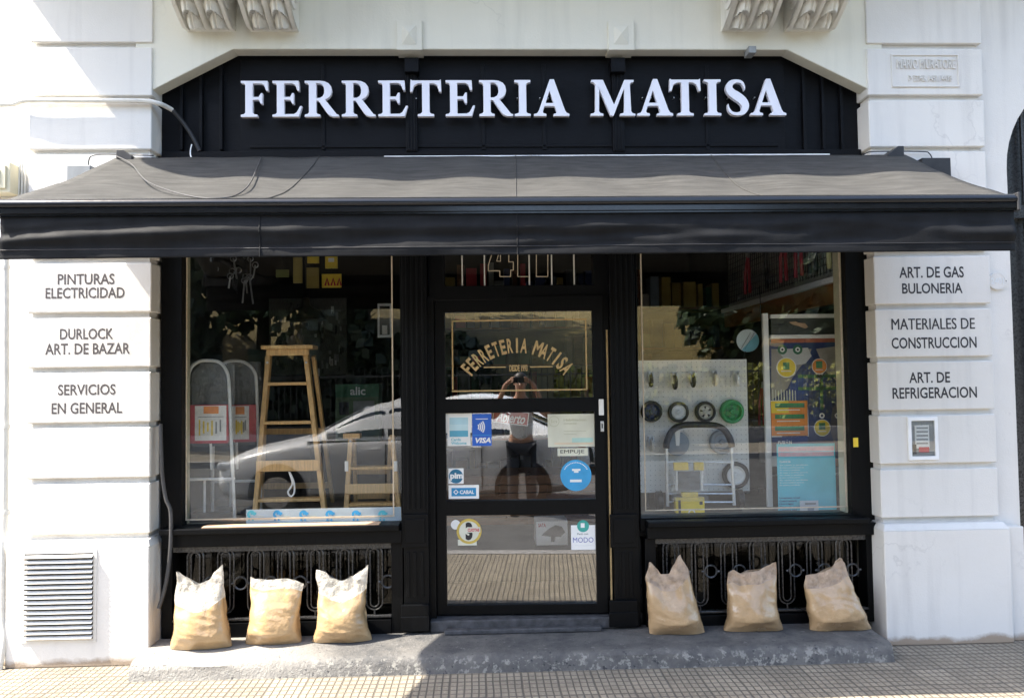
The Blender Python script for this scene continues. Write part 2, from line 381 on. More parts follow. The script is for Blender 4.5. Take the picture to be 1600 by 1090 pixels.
# ================================================================== the building
BLD = thing('shop_building', 'white rusticated shop building with black wooden shopfront below balcony', 'building', (0, .3, 0))
def ZC(i): return H+(.42632-.06838*i)*D
XL0, XL1 = P(43, 420, 0).x, P(236, 480, 0).x
XR0, XR1 = P(1367, 480, 0).x, P(1549, 480, 0).x
YF = .115
# plain wall: left, right with the neighbour's arched doorway, and above the shop
wl = MB(); wl.box(-16, XL0+.06, .05, .5, -.02, 9, NEXT); wl.build('side_wall', BLD)
arch_x, arch_z = P(1582, 500, .05).x, pz(262, .05, 1590)
aw, ah = .62, .62
hole = [(arch_x, -.02), (arch_x, arch_z)]+[(arch_x+aw*(1-math.cos(a)), arch_z+ah*math.sin(a)) for a in [math.pi*k/24 for k in range(1, 24)]]+[(arch_x+2*aw, arch_z), (arch_x+2*aw, -.02)]
wr = MB(); wr.prism([(XR1-.06, -.02)]+hole+[(16, -.02), (16, 9), (XR1-.06, 9)], .05, .5, WHITE); wr.build('side_wall', BLD)
# frieze with chamfered opening
fz = [P(u, v, .012) for u, v in ((364, 77.5), (1230, 77.5))]; zt = (fz[0].z+fz[1].z)/2
zl, zr = P(240, 141, .012).z, P(1356, 139, .012).z
x_l, x_r = XL1-.004, XR0+.004
fr = MB(); fr.prism([(x_l-.1, zl), (x_l, zl), (fz[0].x, zt), (fz[1].x, zt), (x_r, zr), (x_r+.1, zr), (x_r+.1, 9), (x_l-.1, 9)], .012, .118, CREAM)
fr.box(x_l-.1, x_r+.1, .119, .5, zt+.05, 9, CREAM); fr.build('frieze_wall', BLD, bevel=.006)
# pilasters of rusticated blocks
def pilaster(x0, x1, side):
    b = MB(); b.box(x0+.022, x1-.022, .03, .4, .3, 9, WHITE); o = b.build('pilaster', BLD)
    for i in range(-9, 9):
        q = MB(); dz = random.uniform(-.003, .003); dx = random.uniform(-.002, .002)
        q.box(x0+dx, x1+dx, 0, .16, ZC(i+1)+.031, ZC(i)+dz, WHITE); q.build('block', o, bevel=.007, seg=3)
    return o
PL = pilaster(XL0, XL1, -1); PR = pilaster(XR0, XR1, 1)
def plinth(x0, x1, sgn):
    b = MB(); zt_ = ZC(9)
    b.prism([(x0, 0), (x1, 0), (x1, zt_-.035), (x0, zt_-.035)], -.062, .2, WHITE)
    s = .02
    vs = [(x0, -.062, zt_-.035), (x1, -.062, zt_-.035), (x1-s, -.03, zt_), (x0+s, -.03, zt_), (x0, .2, zt_-.035), (x1, .2, zt_-.035), (x1-s, .2, zt_), (x0+s, .2, zt_)]
    b.add(vs, [(0, 1, 2, 3), (1, 5, 6, 2), (4, 0, 3, 7), (3, 2, 6, 7)], WHITE)
    return b.build('plinth', BLD, bevel=.006, seg=3)
pl0 = P(9, 900, -.06).x; pl1 = P(233, 930, -.06).x; pr0 = P(1383, 900, -.06).x; pr1 = P(1581, 900, -.06).x
plinth(pl0, pl1, -1); plinth(pr0, pr1, 1)
b = MB(); b.box(-16, pl0-.005, -.01, .045, 0, ZC(9)-.05, NEXT); b.build('plinth', BLD, bevel=.006)
b = MB(); b.box(pr1+.004, P(1600, 900, .0).x-.01, -.03, .045, 0, ZC(9)-.03, WHITE); b.build('plinth', BLD, bevel=.006)
# painted words on the blocks
def words(par, m, bold, *rows):
    for (s, u0, v0, u1, v1) in rows:
        t = MB(); t.rtext(s, u0, v0, u1, v1, -.0009, m, bold); t.build('painted_lettering', par)
words(PL, PAINTG, .018, ('PINTURAS', 90, 427.5, 179, 444.5), ('ELECTRICIDAD', 71, 449, 194.5, 466), ('DURLOCK', 93.5, 513, 177, 530), ('ART. DE BAZAR', 70.5, 536, 203, 553.5),
      ('SERVICIOS', 90.5, 600, 180.5, 617), ('EN GENERAL', 80.5, 628.5, 191, 646))
words(PR, PAINTK, .018, ('ART. DE GAS', 1405, 416.5, 1506, 434), ('BULONERIA', 1409.5, 442, 1504, 458.5), ('MATERIALES DE', 1393, 497, 1523, 514.5), ('CONSTRUCCION', 1393, 526.5, 1526, 544),
      ('ART. DE', 1420.5, 581, 1484.5, 598), ('REFRIGERACION', 1394.5, 604.5, 1526.5, 622))
# relief plaque of the old builder
b = MB(); x0, x1, z0, z1 = rect(1394.5, 87.5, 1496, 134.5, 0)
for q in ((x0-.008, x1+.008, z1, z1+.008), (x0-.008, x1+.008, z0-.008, z0), (x0-.008, x0, z0, z1), (x1, x1+.008, z0, z1)): b.box(q[0], q[1], -.0085, .01, q[2], q[3], WHITE)
def relief(s, u0, v0, u1, v1, bold):
    a0, a1, c0, c1 = rect(u0, v0, u1, v1, 0); vs, fs = text_geo(s, bold); n = len(vs)
    q = [(a0+(a1-a0)*a, y, c0+(c1-c0)*c) for y in (-.010, .004) for a, c in vs]
    from collections import Counter
    ed = Counter(); dr = {}
    for f in fs:
        for i in range(len(f)): e = (f[i], f[(i+1) % len(f)]); k = tuple(sorted(e)); ed[k] += 1; dr[k] = e
    b.add(q, list(fs)+[(dr[k][0], dr[k][1], dr[k][1]+n, dr[k][0]+n) for k, c in ed.items() if c == 1], WHITE)
relief('MARIO MURATORE', 1401, 93, 1491.5, 108, .0); relief('P\u00b7 ETHE. 1451 / 4418', 1419, 118.5, 1486, 127.5, .0)
b.build('relief_plaque', PR)
# keystones over the posts
for (u0, u1) in ((619.5, 659.5), (950.5, 991)):
    b = MB(); x0, x1, z0, z1 = rect(u0, 32.5, u1, 78, -.008); b.box(x0, x1, -.008, .118, z0, z1, CREAM)
    p0, p1, q0, q1 = rect(u0+8.5, 40, u1-9, 69.5, -.01); cx, cz = (p0+p1)/2, q0+(q1-q0)*.52
    b.add([(p0, -.0095, q0), (p1, -.0095, q0), (p1, -.0095, q1), (p0, -.0095, q1), (cx, -.032, cz)], [(0, 1, 4), (1, 2, 4), (2, 3, 4), (3, 0, 4)], CREAM)
    b.build('keystone', BLD, bevel=.003)
# carved scroll brackets under the balcony
CORB = grime('carved white stone', (.80, .78, .71), (.4, .33, .24), (.42, .38, .30), .0)
def corbel(u0, u1):
    w = .29; xc = (P(u0, 20, -.2).x+P(u1, 20, -.2).x)/2; zb = pz(49, 0, (u0+u1)/2); Hc = .62
    o = MB(); nu, nv = 60, 110
    def prof_y(t): return -.025-.40*math.sin(min(1, t/.5)*math.pi/2)**.8+.03*max(0, t-.5)
    def leafd(a, t):
        s = (a-.5)*2; e = abs(s)
        border = .030 if .80 < e else 0
        mid = .036*max(0, 1-(s/.13)**2)**.5 if e < .13 else 0
        if .13 <= e <= .8:
            k = (e-.465)/.335; ph = t*12.5+.6*k*k+(.5 if s > 0 else 0)+(.5 if s > 0 else 0)
            lobe = (ph % 1.0); q_ = max(0, 1-k*k)**.5; return q_*(.018+.075*(1-lobe)**.8*min(1, lobe*12))-.016*q_*math.exp(-(k/.12)**2)+.003*noise.noise(Vector((a*12, t*13, u0)))-.026*(math.exp(-(lobe/.07)**2)+math.exp(-((1-lobe)/.05)**2))*q_-.012
        return border+mid
    def fn(a, t):
        y = prof_y(t); d = leafd(a, t); edge = .25 if (t < .001) else 1
        wz = zb+Hc*t; x = xc+(a-.5)*w; ny, nz = -.75, -.45
        scal = .005*abs(math.sin(a*17))*(1-min(1, t*9))
        return (x, y+ny*d*edge, wz+nz*d*edge-scal)
    o.grid(fn, nu, nv, CORB)
    out = [(prof_y(t/20), zb+Hc*t/20) for t in range(21)]+[(.014, zb+Hc), (.014, zb)]
    o.prism(out, xc-w/2, xc+w/2, CORB, 'yz')
    for s in (-1, 1):                                               # volute on each cheek
        c = (xc+s*w/2, -.165, zb+.185)
        for r_, h_ in ((.118, .014), (.082, .026), (.046, .038)): o.lathe(c, [(r_, -s*.01), (r_, s*h_*.7), (r_*.86, s*h_), (r_*.4, s*h_*.8)], CORB, 'x', 30)
    o.build('corbel', BLD, smooth=True)
for u in ((272, 350), (377, 452), (1140, 1222), (1240, 1326)): corbel(*u)
bx0, bx1 = px(-62, 0, 10), px(1690, 0, 10); BALZ = 4.52
def slab(o, d, z0, z1):                                          # slab with rounded outer corners
    r_ = .46; A = [math.pi/2*k/12 for k in range(13)]
    return ([(bx0-o, .011), (bx1+o, .011)]+[(bx1+o-r_*(1-math.cos(a)), -d+r_-r_*math.sin(a)) for a in A]+[(bx0-o+r_*(1-math.cos(a)), -d+r_-r_*math.sin(a)) for a in A[::-1]]), z0, z1
b = MB()
for q in (slab(-.06, .74, BALZ-.08, BALZ), slab(0, .80, BALZ+.001, BALZ+.1), slab(.03, .84, BALZ+.101, BALZ+.16)): b.prism(q[0], q[1], q[2], CREAM, 'xy')
b.build('balcony_slab', BLD, bevel=.01)
b = MB()
for k in range(34):
    x = bx0+.08+(bx1-bx0-.16)*k/33; b.tube([(x, -.72, BALZ+.16), (x, -.72, BALZ+1.1)], .009, IRON, 6)
b.box(bx0+.03, bx1-.03, -.745, -.695, BALZ+1.1, BALZ+1.13, IRON); b.build('balcony_railing', BLD)

# fascia: black boards and battens above the awning
fo = [P(u, v, YF) for u, v in ((251, 147), (372, 89), (1225, 89), (1347, 149))]
fb = MB(); zb_ = pz(262, YF)
fb.prism([(fo[0].x-.05, zb_), (fo[0].x-.05, fo[0].z+.06), (fo[1].x-.02, zt+.06), (fo[2].x+.02, zt+.06), (fo[3].x+.05, fo[3].z+.06), (fo[3].x+.05, zb_)], YF+.035, YF+.07, FASCIA)
fb.rbox(376, 93, 1226, 236, YF+.012, YF+.034, FASCIA)
fb.rbox(252, 235, 1346, 252, YF-.01, YF+.034, FASCIA)
for u in (283, 313.5, 345, 1257, 1287, 1316):
    top = 89+max(0, (372-u)*.48) if u < 800 else 89+max(0, (u-1225)*.49); fb.rbox(u-2.4, top-1, u+2.4, 234, YF+.004, YF+.0345, FASCIA)
for u in (505, 755, 850, 1105): fb.rbox(u-3, 100, u+3, 234, YF+.004, YF+.0118, FASCIA)
fb.rbox(390, 226, 1216, 230, YF+.004, YF+.0118, FASCIA)
FASC = fb.build('fascia', BLD, bevel=.003)
for u in (643, 966):
    b = MB(); b.rbox(u-11, 90, u+11, 112, .05, YF+.01, FASCIA); b.rbox(u-9, 112, u+9, 236, YF-.02, YF+.0117, FASCIA)
    for k in range(3): b.rbox(u-6+k*5, 116, u-4+k*5, 234, YF-.026, YF-.0202, FASCIA)
    b.build('fascia_post', FASC, bevel=.004)

# shop room behind the glass
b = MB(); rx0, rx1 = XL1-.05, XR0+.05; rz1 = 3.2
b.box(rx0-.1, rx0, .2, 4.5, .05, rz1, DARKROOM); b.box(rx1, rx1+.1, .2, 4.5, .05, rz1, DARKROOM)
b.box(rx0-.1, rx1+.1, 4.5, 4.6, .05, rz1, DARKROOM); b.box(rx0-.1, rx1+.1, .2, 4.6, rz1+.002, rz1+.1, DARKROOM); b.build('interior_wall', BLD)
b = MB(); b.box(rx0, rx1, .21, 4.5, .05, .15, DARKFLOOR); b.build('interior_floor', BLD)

# posts, windows, transom, door
def flutes(b, u0, u1, v0, v1, n, y, m):
    for k in range(n):
        a = u0+(u1-u0)*(k+.5)/n; w = (u1-u0)/n*.26; b.rbox(a-w, v0, a+w, v1, y-.007, y, m)
def post(u0, u1, vb):
    b = MB(); b.rbox(u0, 258, u1, vb, .085, .25, BLACK); flutes(b, u0+3, u1-3, 262, 795, 4, .0852, BLACK)
    b.rbox(u0-1.5, 803, u1+1.5, 855, .07, .0848, BLACK); b.rbox(u0+4, 810, u1-4, 848, .064, .0698, BLACK)
    flutes(b, u0+3, u1-3, 862, 932, 3, .0852, BLACK); b.rbox(u0-2, vb-40, u1+2, vb+1, .055, .0848, BLACK); b.rbox(u0-3, vb-22, u1+3, vb+1, .045, .0548, BLACK)
    return b.build('post', BLD, bevel=.0035)
post(629, 668, 985); post(955, 995, 978)
LGLASS = glass('grimy lower glass', .02, (.5, .5, .48))
def window(u0, u1, g0, g1, v_b, v_g, line, sill_v, apron_v, rail_top, rail_bot, strip, n_loops, loops, rings, lw):
    Y = .12; top = 258
    x0, x1, z0, z1 = rect(u0, top, u1, v_b, Y); a0 = px(g0, Y); a1 = px(g1, Y); c0 = pz(v_g, Y, (u0+u1)/2)
    b = MB(); b.prism([[(x0, z0), (x1, z0), (x1, z1), (x0, z1)], [(a0, c0), (a1, c0), (a1, z1-.03), (a0, z1-.03)]], Y, .21, BLACK)
    w = b.build('display_window', BLD, bevel=.004)
    b = MB(); b.box(a0-.01, a1+.01, .168, .174, c0-.01, z1-.025, GLASS); b.build('pane', w)
    b = MB(); s0, s1 = px(strip[0], .19), px(strip[1], .19); b.box(s0, s1, .178, .26, c0, z1-.03, BEIGE); b.build('frame_reveal', w, bevel=.002)
    b = MB(); (l0, l1, lv) = line; y = .1665
    q0, q1 = px(l0, y), px(l1, y); qz = pz(lv, y, (l0+l1)/2); t = .0042
    b.box(q0-t, q0+t, y-.0006, y+.0006, qz+t, z1-.05, WIRE); b.box(q1-t, q1+t, y-.0006, y+.0006, qz+t, z1-.05, WIRE); b.box(q0-t, q1+t, y-.0006, y+.0006, qz-t, qz+t, WIRE); b.build('painted_line', w)
    zs = pz(sill_v, .05, (u0+u1)/2); za = pz(apron_v, .08, (u0+u1)/2)
    sxr = px(u1-5, .02); b = MB(); b.box(x0+.03, min(x1-.02, sxr), .02, .118, zs-.035, zs, BLACK); b.box(x0+.03, x1-.008, .06, .119, za, zs-.036, BLACK); b.build('sill', w, bevel=.006)
    # railing under the window: stiles, rails, long loops and rings
    r1 = za-.001; r0 = pz(rail_bot, .1, (u0+u1)/2)
    b = MB(); b.box(x0+.02, x0+.085, .09, .2, STEP_Z, r1, BLACK); b.box(x1-.075, x1-.006, .09, .2, STEP_Z, r1, BLACK)
    b.box(x0+.086, x1-.076, .085, .2, STEP_Z-.01, r0, BLACK); b.box(x0+.086, x1-.076, .095, .13, r1-.035, r1-.0005, IRON)
    b.box(x0+.086, x1-.076, .085, .12, r0+.012, r0+.026, IRON); b.build('railing_frame', w, bevel=.003)
    b = MB(); b.box(x0+.086, x1-.076, .215, .222, r0-.02, r1, LGLASS); b.build('lower_pane', w)
    zt_, zb_ = pz(rail_top, .1, (u0+u1)/2), r0+.026
    for u in loops:
        cx = px(u, .1)
        b = MB()
        for hw, dz in ((lw, 0), (lw*.52, .018)):
            pts = [(cx+hw*math.cos(a), .1, zt_-dz-hw+hw*math.sin(a)) for a in [math.pi*k/12 for k in range(13)]]+[(cx-hw*math.cos(a), .1, zb_+.03+dz+hw-hw*math.sin(a)) for a in [math.pi*k/12 for k in range(13)]]
            b.tube(pts, .0048, IRON, 6, closed=True)
        b.tube([(cx, .1, zt_-.02), (cx, .1, zt_+.02)], .007, IRON, 6); b.tube([(cx, .1, zb_+.035), (cx, .1, zb_-.01)], .006, IRON, 6)
        b.build('railing_loop', w, smooth=True)
    for (u, v) in rings:
        c = P(u, v, .1); R_ = .037
        b = MB(); b.tube([(c.x+R_*math.cos(a), .1, c.z+R_*math.sin(a)) for a in [2*math.pi*k/22 for k in range(22)]], .0062, IRON, 7, closed=True)
        for s in (-1, 1): b.lathe((c.x+s*(R_+.012), .1, c.z), [(.004, -.009), (.0095, 0), (.004, .009)], IRON, 'x', 8)
        b.build('railing_ring', w, smooth=True)
    return w, c0
WL, FZL = window(251, 629, 284, 626, 838, 819, (291.5, 613.5, 808.5), 822, 851, 855, 970, (284.5, 290.5), 7, [306, 353, 399.5, 446, 491.5, 537, 583], [(329, 911), (376, 910.5), (423, 910), (469, 909.5), (514, 909), (560, 908.5), (606, 908)], .048)
WR, FZR = window(995, 1359, 998, 1326, 826, 806, (1005, 1317, 794), 811, 838, 841, 958, (1314, 1325), 7, [1042.5, 1086.5, 1132, 1176.5, 1221, 1265, 1310.5], [(1065, 893), (1110.5, 892), (1155, 891.5), (1199, 891), (1243, 890.5), (1288, 890), (1332, 889.5)], .048)
# pale strip painted in for the sunlit stretch of the left sill
b = MB(); x0, x1, z0, z1 = rect(320, 826, 592, 833, .05); zz = pz(822, .05, 450); b.box(px(318, .06), px(592, .06), .03, .115, zz+.001, zz+.009, SILL_LIT); b.build('sunlit_sill', WL, bevel=.002)
# transom with the street number drawn in outline
x0, x1, z0, z1 = rect(669, 258, 954, 468, .15); a0, a1, c0, c1 = rect(694, 290, 926, 446, .15)
b = MB(); b.prism([[(x0, z0), (x1, z0), (x1, z1), (x0, z1)], [(a0, c0), (a1, c0), (a1, c1), (a0, c1)]], .14, .24, BLACK); TR = b.build('transom_window', BLD, bevel=.004)
b = MB(); b.box(a0-.01, a1+.01, .168, .174, c0-.01, c1+.01, DGLASS); b.build('pane', TR)
for u in (722, 757, 827, 862, 897):
    b = MB(); x = px(u, .155, 420); b.tube([(x, .156, c0+.004), (x, .156, c1)], .0042, PIPE, 8); b.build('security_bar', TR, smooth=True)
def outline(b, pts, y, w, m):
    q = [P(u, v, y) for u, v in pts]
    for i in range(len(q)): b.beam(q[i], q[(i+1) % len(q)], .0015, w, m, (0, 1, 0)) if 0 else b.tube([q[i], q[(i+1) % len(q)]], w, m, 6)
b = MB()
outline(b, [(763, 423), (763, 414), (780, 362), (795, 362), (795, 409), (802, 409), (802, 422), (798, 422), (798, 432), (781, 432), (781, 423)], .1655, .0028, WIRE)
outline(b, [(776, 408), (782, 386), (782, 408)], .1655, .0022, WIRE)
for u in (809, 838): outline(b, [(u, 432), (u, 362), (u+18, 362), (u+18, 432)], .1655, .0028, WIRE)
b.build('street_number', TR)

# door leaf
Yd = .16
x0, x1, z0, z1 = rect(681, 463, 945, 957, Yd)
holes = [rect(695.5, 487, 925, 622, Yd), rect(697, 644, 929, 780, Yd), (*rect(698, 803, 931, 942, Yd)[:2], *rect(698, 803, 931, 942, Yd)[2:])]
b = MB(); b.prism([[(x0, z0), (x1, z0), (x1, z1), (x0, z1)]]+[[(h[0], h[2]), (h[1], h[2]), (h[1], h[3]), (h[0], h[3])] for h in holes], Yd, Yd+.045, BLACK)
DOOR = b.build('door', BLD, bevel=.003)
for h in holes:
    b = MB(); b.box(h[0]-.008, h[1]+.008, Yd+.02, Yd+.026, h[2]-.008, h[3]+.008, DGLASS); b.build('pane', DOOR)
b = MB(); b.rbox(935, 623, 942.5, 648, Yd-.02, Yd-.001, WHITEP); b.build('latch_plate', DOOR, bevel=.003)
b = MB(); b.rbox(937.5, 657, 942.5, 673, Yd-.014, Yd-.001, STEEL); b.rbox(939, 661, 941, 668, Yd-.016, Yd-.0142, BLACKP); b.build('lock', DOOR, bevel=.002)
b = MB(); Yp = Yd+.0185
for q in ((706, 499.4, 916, 501.6), (706, 608.4, 916, 610.6), (706, 501.7, 708.2, 608.3), (913.8, 501.7, 916, 608.3)): b.rbox(*q, Yp-.0008, Yp, GILT)
b.rbox(756, 572.6, 790, 574.4, Yp-.0008, Yp, GILT); b.rbox(828, 572, 863, 573.8, Yp-.0008, Yp, GILT)
b.rtext('DESDE 1993', 796, 570, 824, 580, Yp-.0004, GILT, .03)
c = P(809, 640, Yp); s_ = (P(909, 640, Yp)-P(809, 640, Yp)).length/100
word = 'FERRETERIA MATISA'
for i, ch in enumerate(word):
    if ch == ' ': continue
    a = math.radians(-50.5+101*(i/(len(word)-1))); Rr = 100*s_; hgt = 23*s_; wd = {'I': 3.2, 'M': 12.5, 'A': 10.5}.get(ch, 8.2)*s_
    def xf(p, a=a, Rr=Rr): return (c.x+(p[2]+Rr-hgt/2)*math.sin(a)+p[0]*math.cos(a), p[1], c.z+(p[2]+Rr-hgt/2)*math.cos(a)-p[0]*math.sin(a)-0.0)
    b.text(ch, -wd/2, wd/2, 0, hgt, Yp-.0005, GILT, .03, 0, xf)
b.build('gilt_lettering', DOOR)
for q in ((669, 463, 680, 972), (946, 463, 955, 966)): b = MB(); b.rbox(*q, .13, .24, BLACK); b.build('door_jamb', BLD, bevel=.003)
b = MB(); b.rbox(951, 515, 953.6, 985, .124, .1295, GILT); b.build('brass_strip', BLD)
THR = mat('dark worn threshold stone', (.055, .055, .058), .7, var=.5, vs=22, bump=.6, bs=50); b = MB(); b.box(px(669, .1), px(955, .1), .075, .25, STEP_Z+.001, z0-.012, THR); b.box(px(690, 0), px(935, 0), .02, .0745, STEP_Z+.001, STEP_Z+.03, THR); b.build('threshold', BLD, bevel=.008, seg=3)
# recessed neighbour door
b = MB(); ax = arch_x
b.box(ax-.05, ax+1.4, .3, .36, 0, arch_z+ah+.1, IRON)
for k in range(7): b.tube([(ax+.08+k*.18, .27, .1), (ax+.08+k*.18, .27, arch_z+.5)], .012, IRON, 8)
b.box(ax, ax+1.3, .25, .3, pz(338, .2, 1590), pz(318, .2, 1590), IRON); b.box(ax, ax+.05, .25, .3, 0, arch_z+.2, IRON)
b.tube([(ax+aw-(aw-.04)*math.cos(a), .27, arch_z+(ah-.04)*math.sin(a)) for a in [math.pi*k/20 for k in range(21)]], .03, IRON, 8)
b.build('side_door', BLD)
# ventilation grille let into the left plinth
b = MB(); gx0, gx1, gz0, gz1 = rect(38, 864, 146, 998, -.062)
b.prism([[(gx0-.018, gz0-.018), (gx1+.018, gz0-.018), (gx1+.018, gz1+.018), (gx0-.018, gz1+.018)], [(gx0, gz0), (gx1, gz0), (gx1, gz1), (gx0, gz1)]], -.066, -.05, WHITE)
b.box(gx0, gx1, -.0645, -.0635, gz0, gz1, BLACKP)
nsl = 17
for k in range(nsl):
    z = gz0+(gz1-gz0)*(k+.3)/nsl; h_ = (gz1-gz0)/nsl
    b.add([(gx0, -.088, z), (gx1, -.088, z), (gx1, -.066, z+h_*.40), (gx0, -.066, z+h_*.40), (gx0, -.085, z-.004), (gx1, -.085, z-.004), (gx1, -.066, z+h_*.28), (gx0, -.066, z+h_*.28)],
          [(0, 1, 2, 3), (4, 5, 6, 7), (0, 1, 5, 4), (0, 3, 7, 4), (1, 2, 6, 5)], WHITE)
tag(b.build('vent_grille'), 'white louvred ventilation grille in the left plinth', 'vent')
# ================================================================== shop sign letters
_mid = [(.335, .47), (.50, .47), (.56, .36), (.61, .36), (.61, .66), (.56, .66), (.50, .555), (.335, .555)]
_top = [(.335, .925), (.56, .925), (.645, .88), (.71, .72), (.765, .72), (.75, 1.0), (0, 1.0), (0, .94), (.09, .92), (.125, .88), (.125, .12), (.09, .08), (0, .06)]
def _smooth(p): return p
_Sc = [(.52, .70, .012), (.505, .82, .05), (.44, .925, .075), (.31, .955, .09), (.17, .90, .14), (.12, .76, .18), (.19, .635, .215), (.33, .53, .235), (.465, .41, .22), (.53, .265, .19), (.475, .105, .14), (.33, .042, .09), (.18, .075, .075), (.10, .19, .05), (.085, .32, .012)]
def _stroke(c):
    q = catmull([(a, b, w) for a, b, w in c], 4); l, r = [], []
    for i, p in enumerate(q):
        d = (q[min(i+1, len(q)-1)]-q[max(i-1, 0)]); n = Vector((-d.y, d.x)).normalized(); w = p.z/2
        l.append((p.x+n.x*w, p.y+n.y*w)); r.append((p.x-n.x*w, p.y-n.y*w))
    return l+r[::-1]
GL = {
 'F': [[(0, 0), (.47, 0), (.47, .06), (.375, .08), (.335, .12)]+_mid+_top],
 'E': [[(0, 0), (.75, 0), (.84, .30), (.785, .30), (.68, .12), (.60, .078), (.345, .075), (.335, .09)]+_mid+_top],
 'I': [[(0, 0), (.45, 0), (.45, .06), (.365, .08), (.33, .12), (.33, .88), (.365, .92), (.45, .94), (.45, 1), (0, 1), (0, .94), (.085, .92), (.12, .88), (.12, .12), (.085, .08), (0, .06)]],
 'T': [[(.21, 0), (.67, 0), (.67, .06), (.585, .08), (.545, .12), (.545, .915), (.66, .915), (.76, .86), (.82, .68), (.88, .68), (.865, 1.03), (.82, 1.0), (.06, 1.0), (.015, 1.03), (0, .68), (.06, .68), (.12, .86), (.22, .915), (.335, .915), (.335, .12), (.295, .08), (.21, .06)]],
 'R': [[(0, 0), (.44, 0), (.44, .06), (.365, .08), (.33, .12), (.33, .44), (.395, .44), (.62, .12), (.69, .04), (.79, 0), (.97, 0), (.97, .05), (.905, .075), (.58, .475), (.68, .525), (.75, .61), (.775, .72), (.75, .84), (.68, .93), (.56, .985), (.42, 1), (0, 1), (0, .94), (.085, .92), (.12, .88), (.12, .12), (.085, .08), (0, .06)],
       [(.33, .52), (.43, .525), (.51, .57), (.55, .65), (.555, .74), (.535, .84), (.48, .90), (.40, .925), (.33, .92)]],
 'A': [[(0, 0), (.35, 0), (.35, .06), (.265, .08), (.25, .125), (.30, .27), (.585, .27), (.64, .125), (.625, .08), (.55, .06), (.55, 0), (1.0, 0), (1.0, .06), (.92, .09), (.875, .16), (.575, 1.02), (.455, 1.02), (.145, .17), (.09, .08), (0, .06)], [(.33, .36), (.555, .36), (.445, .70)]],
 'M': [[(0, 0), (.36, 0), (.36, .06), (.275, .08), (.24, .13), (.255, .74), (.565, 0), (.645, 0), (.955, .76), (.95, .13), (.92, .08), (.83, .06), (.83, 0), (1.26, 0), (1.26, .06), (1.18, .08), (1.145, .13), (1.12, .87), (1.15, .92), (1.23, .94), (1.23, 1), (.965, 1), (.665, .31), (.365, 1), (.03, 1), (.03, .94), (.11, .92), (.145, .87), (.13, .13), (.09, .08), (0, .06)]],
 'S': [_stroke(_Sc)],
}
sgn = thing('shop_sign', 'raised white serif letters spelling the shop name across black fascia', 'shop sign', P(800, 183, .1))
spans = [('F', 376, 419), ('E', 425.5, 472), ('R', 476, 529.5), ('R', 534, 587), ('E', 591, 637.5), ('T', 641, 690), ('E', 696.5, 742.5), ('R', 749, 802), ('I', 804.5, 829.5), ('A', 834.5, 890),
         ('M', 923, 993), ('A', 996, 1052), ('T', 1047, 1096), ('I', 1101, 1127.5), ('S', 1135, 1171), ('A', 1173, 1229)]
for ch, u0, u1 in spans:
    vb = 182.8-2.6*(u0-376)/850; a = P(u0, vb, .06); c = P(u1, vb, .06); t_ = P(u0, vb-56.3, .06)
    gl = GL[ch]; wmax = max(p[0] for p in gl[0]); w0 = min(p[0] for p in gl[0]); kx = (c.x-a.x)/(wmax-w0); kz = t_.z-a.z
    b = MB(); b.prism([[(a.x+(p[0]-w0)*kx, a.z+p[1]*kz) for p in lp] for lp in gl], .06, .090, SIGNW)
    for dx in (.3, .7): b.tube([(a.x+(c.x-a.x)*dx*.6, .0905, a.z+kz*.55), (a.x+(c.x-a.x)*dx*.6, .127, a.z+kz*.55)], .004, STEEL, 6)
    b.build('letter', sgn, bevel=.0035)

# ================================================================== awning
YB, YFR = -.10, -1.14
bl, br_ = P(181, 248, YB), P(1414, 243, YB); zbk = (bl.z+br_.z)/2
fl, frr = P(3, 326, YFR), P(1581, 314, YFR); zft = (P(3, 314, YFR).z+P(1581, 303, YFR).z)/2
AW = thing('awning', 'black retractable canvas awning with dark front bar and hanging valance', 'awning', (0, 0, zbk))
def canopy(a, t):
    t_ = t; xl = bl.x+(fl.x-bl.x)*t_; xr = br_.x+(frr.x-br_.x)*t_; x = xl+(xr-xl)*a
    sag = -.035*math.sin(math.pi*t_)*(1-abs(2*a-1)**5)
    nz = .014*noise.noise(Vector((x*1.3, t_*2.6, 3)))*math.sin(math.pi*t_)+.005*abs(noise.noise(Vector((x*2.4+t_*3, t_*7, 6))))*math.sin(math.pi*t_)+.004*noise.noise(Vector((x*5, t_*3, 9)))
    wave = -.016*math.sin(math.pi*t_)*math.cos(a*math.pi*8)**2
    return (x, YB+(YFR-YB)*t_, zbk+.004+(zft-.012-zbk)*t_+sag+nz+wave)
b = MB(); b.grid(canopy, 90, 22, CANVAS); cnp = b.build('canopy', AW, smooth=True, solid=.003)
for u_b, u_f in ((455, 413), (806, 806), (1150, 1196)):                        # sewn seams
    b = MB(); a = (P(u_f, 308, YFR).x-fl.x)/(frr.x-fl.x)
    b.tube([Vector(canopy(a, k/16))+Vector((0, 0, .0035)) for k in range(17)], .0035, CANVAS, 5); b.build('seam', cnp, smooth=True)
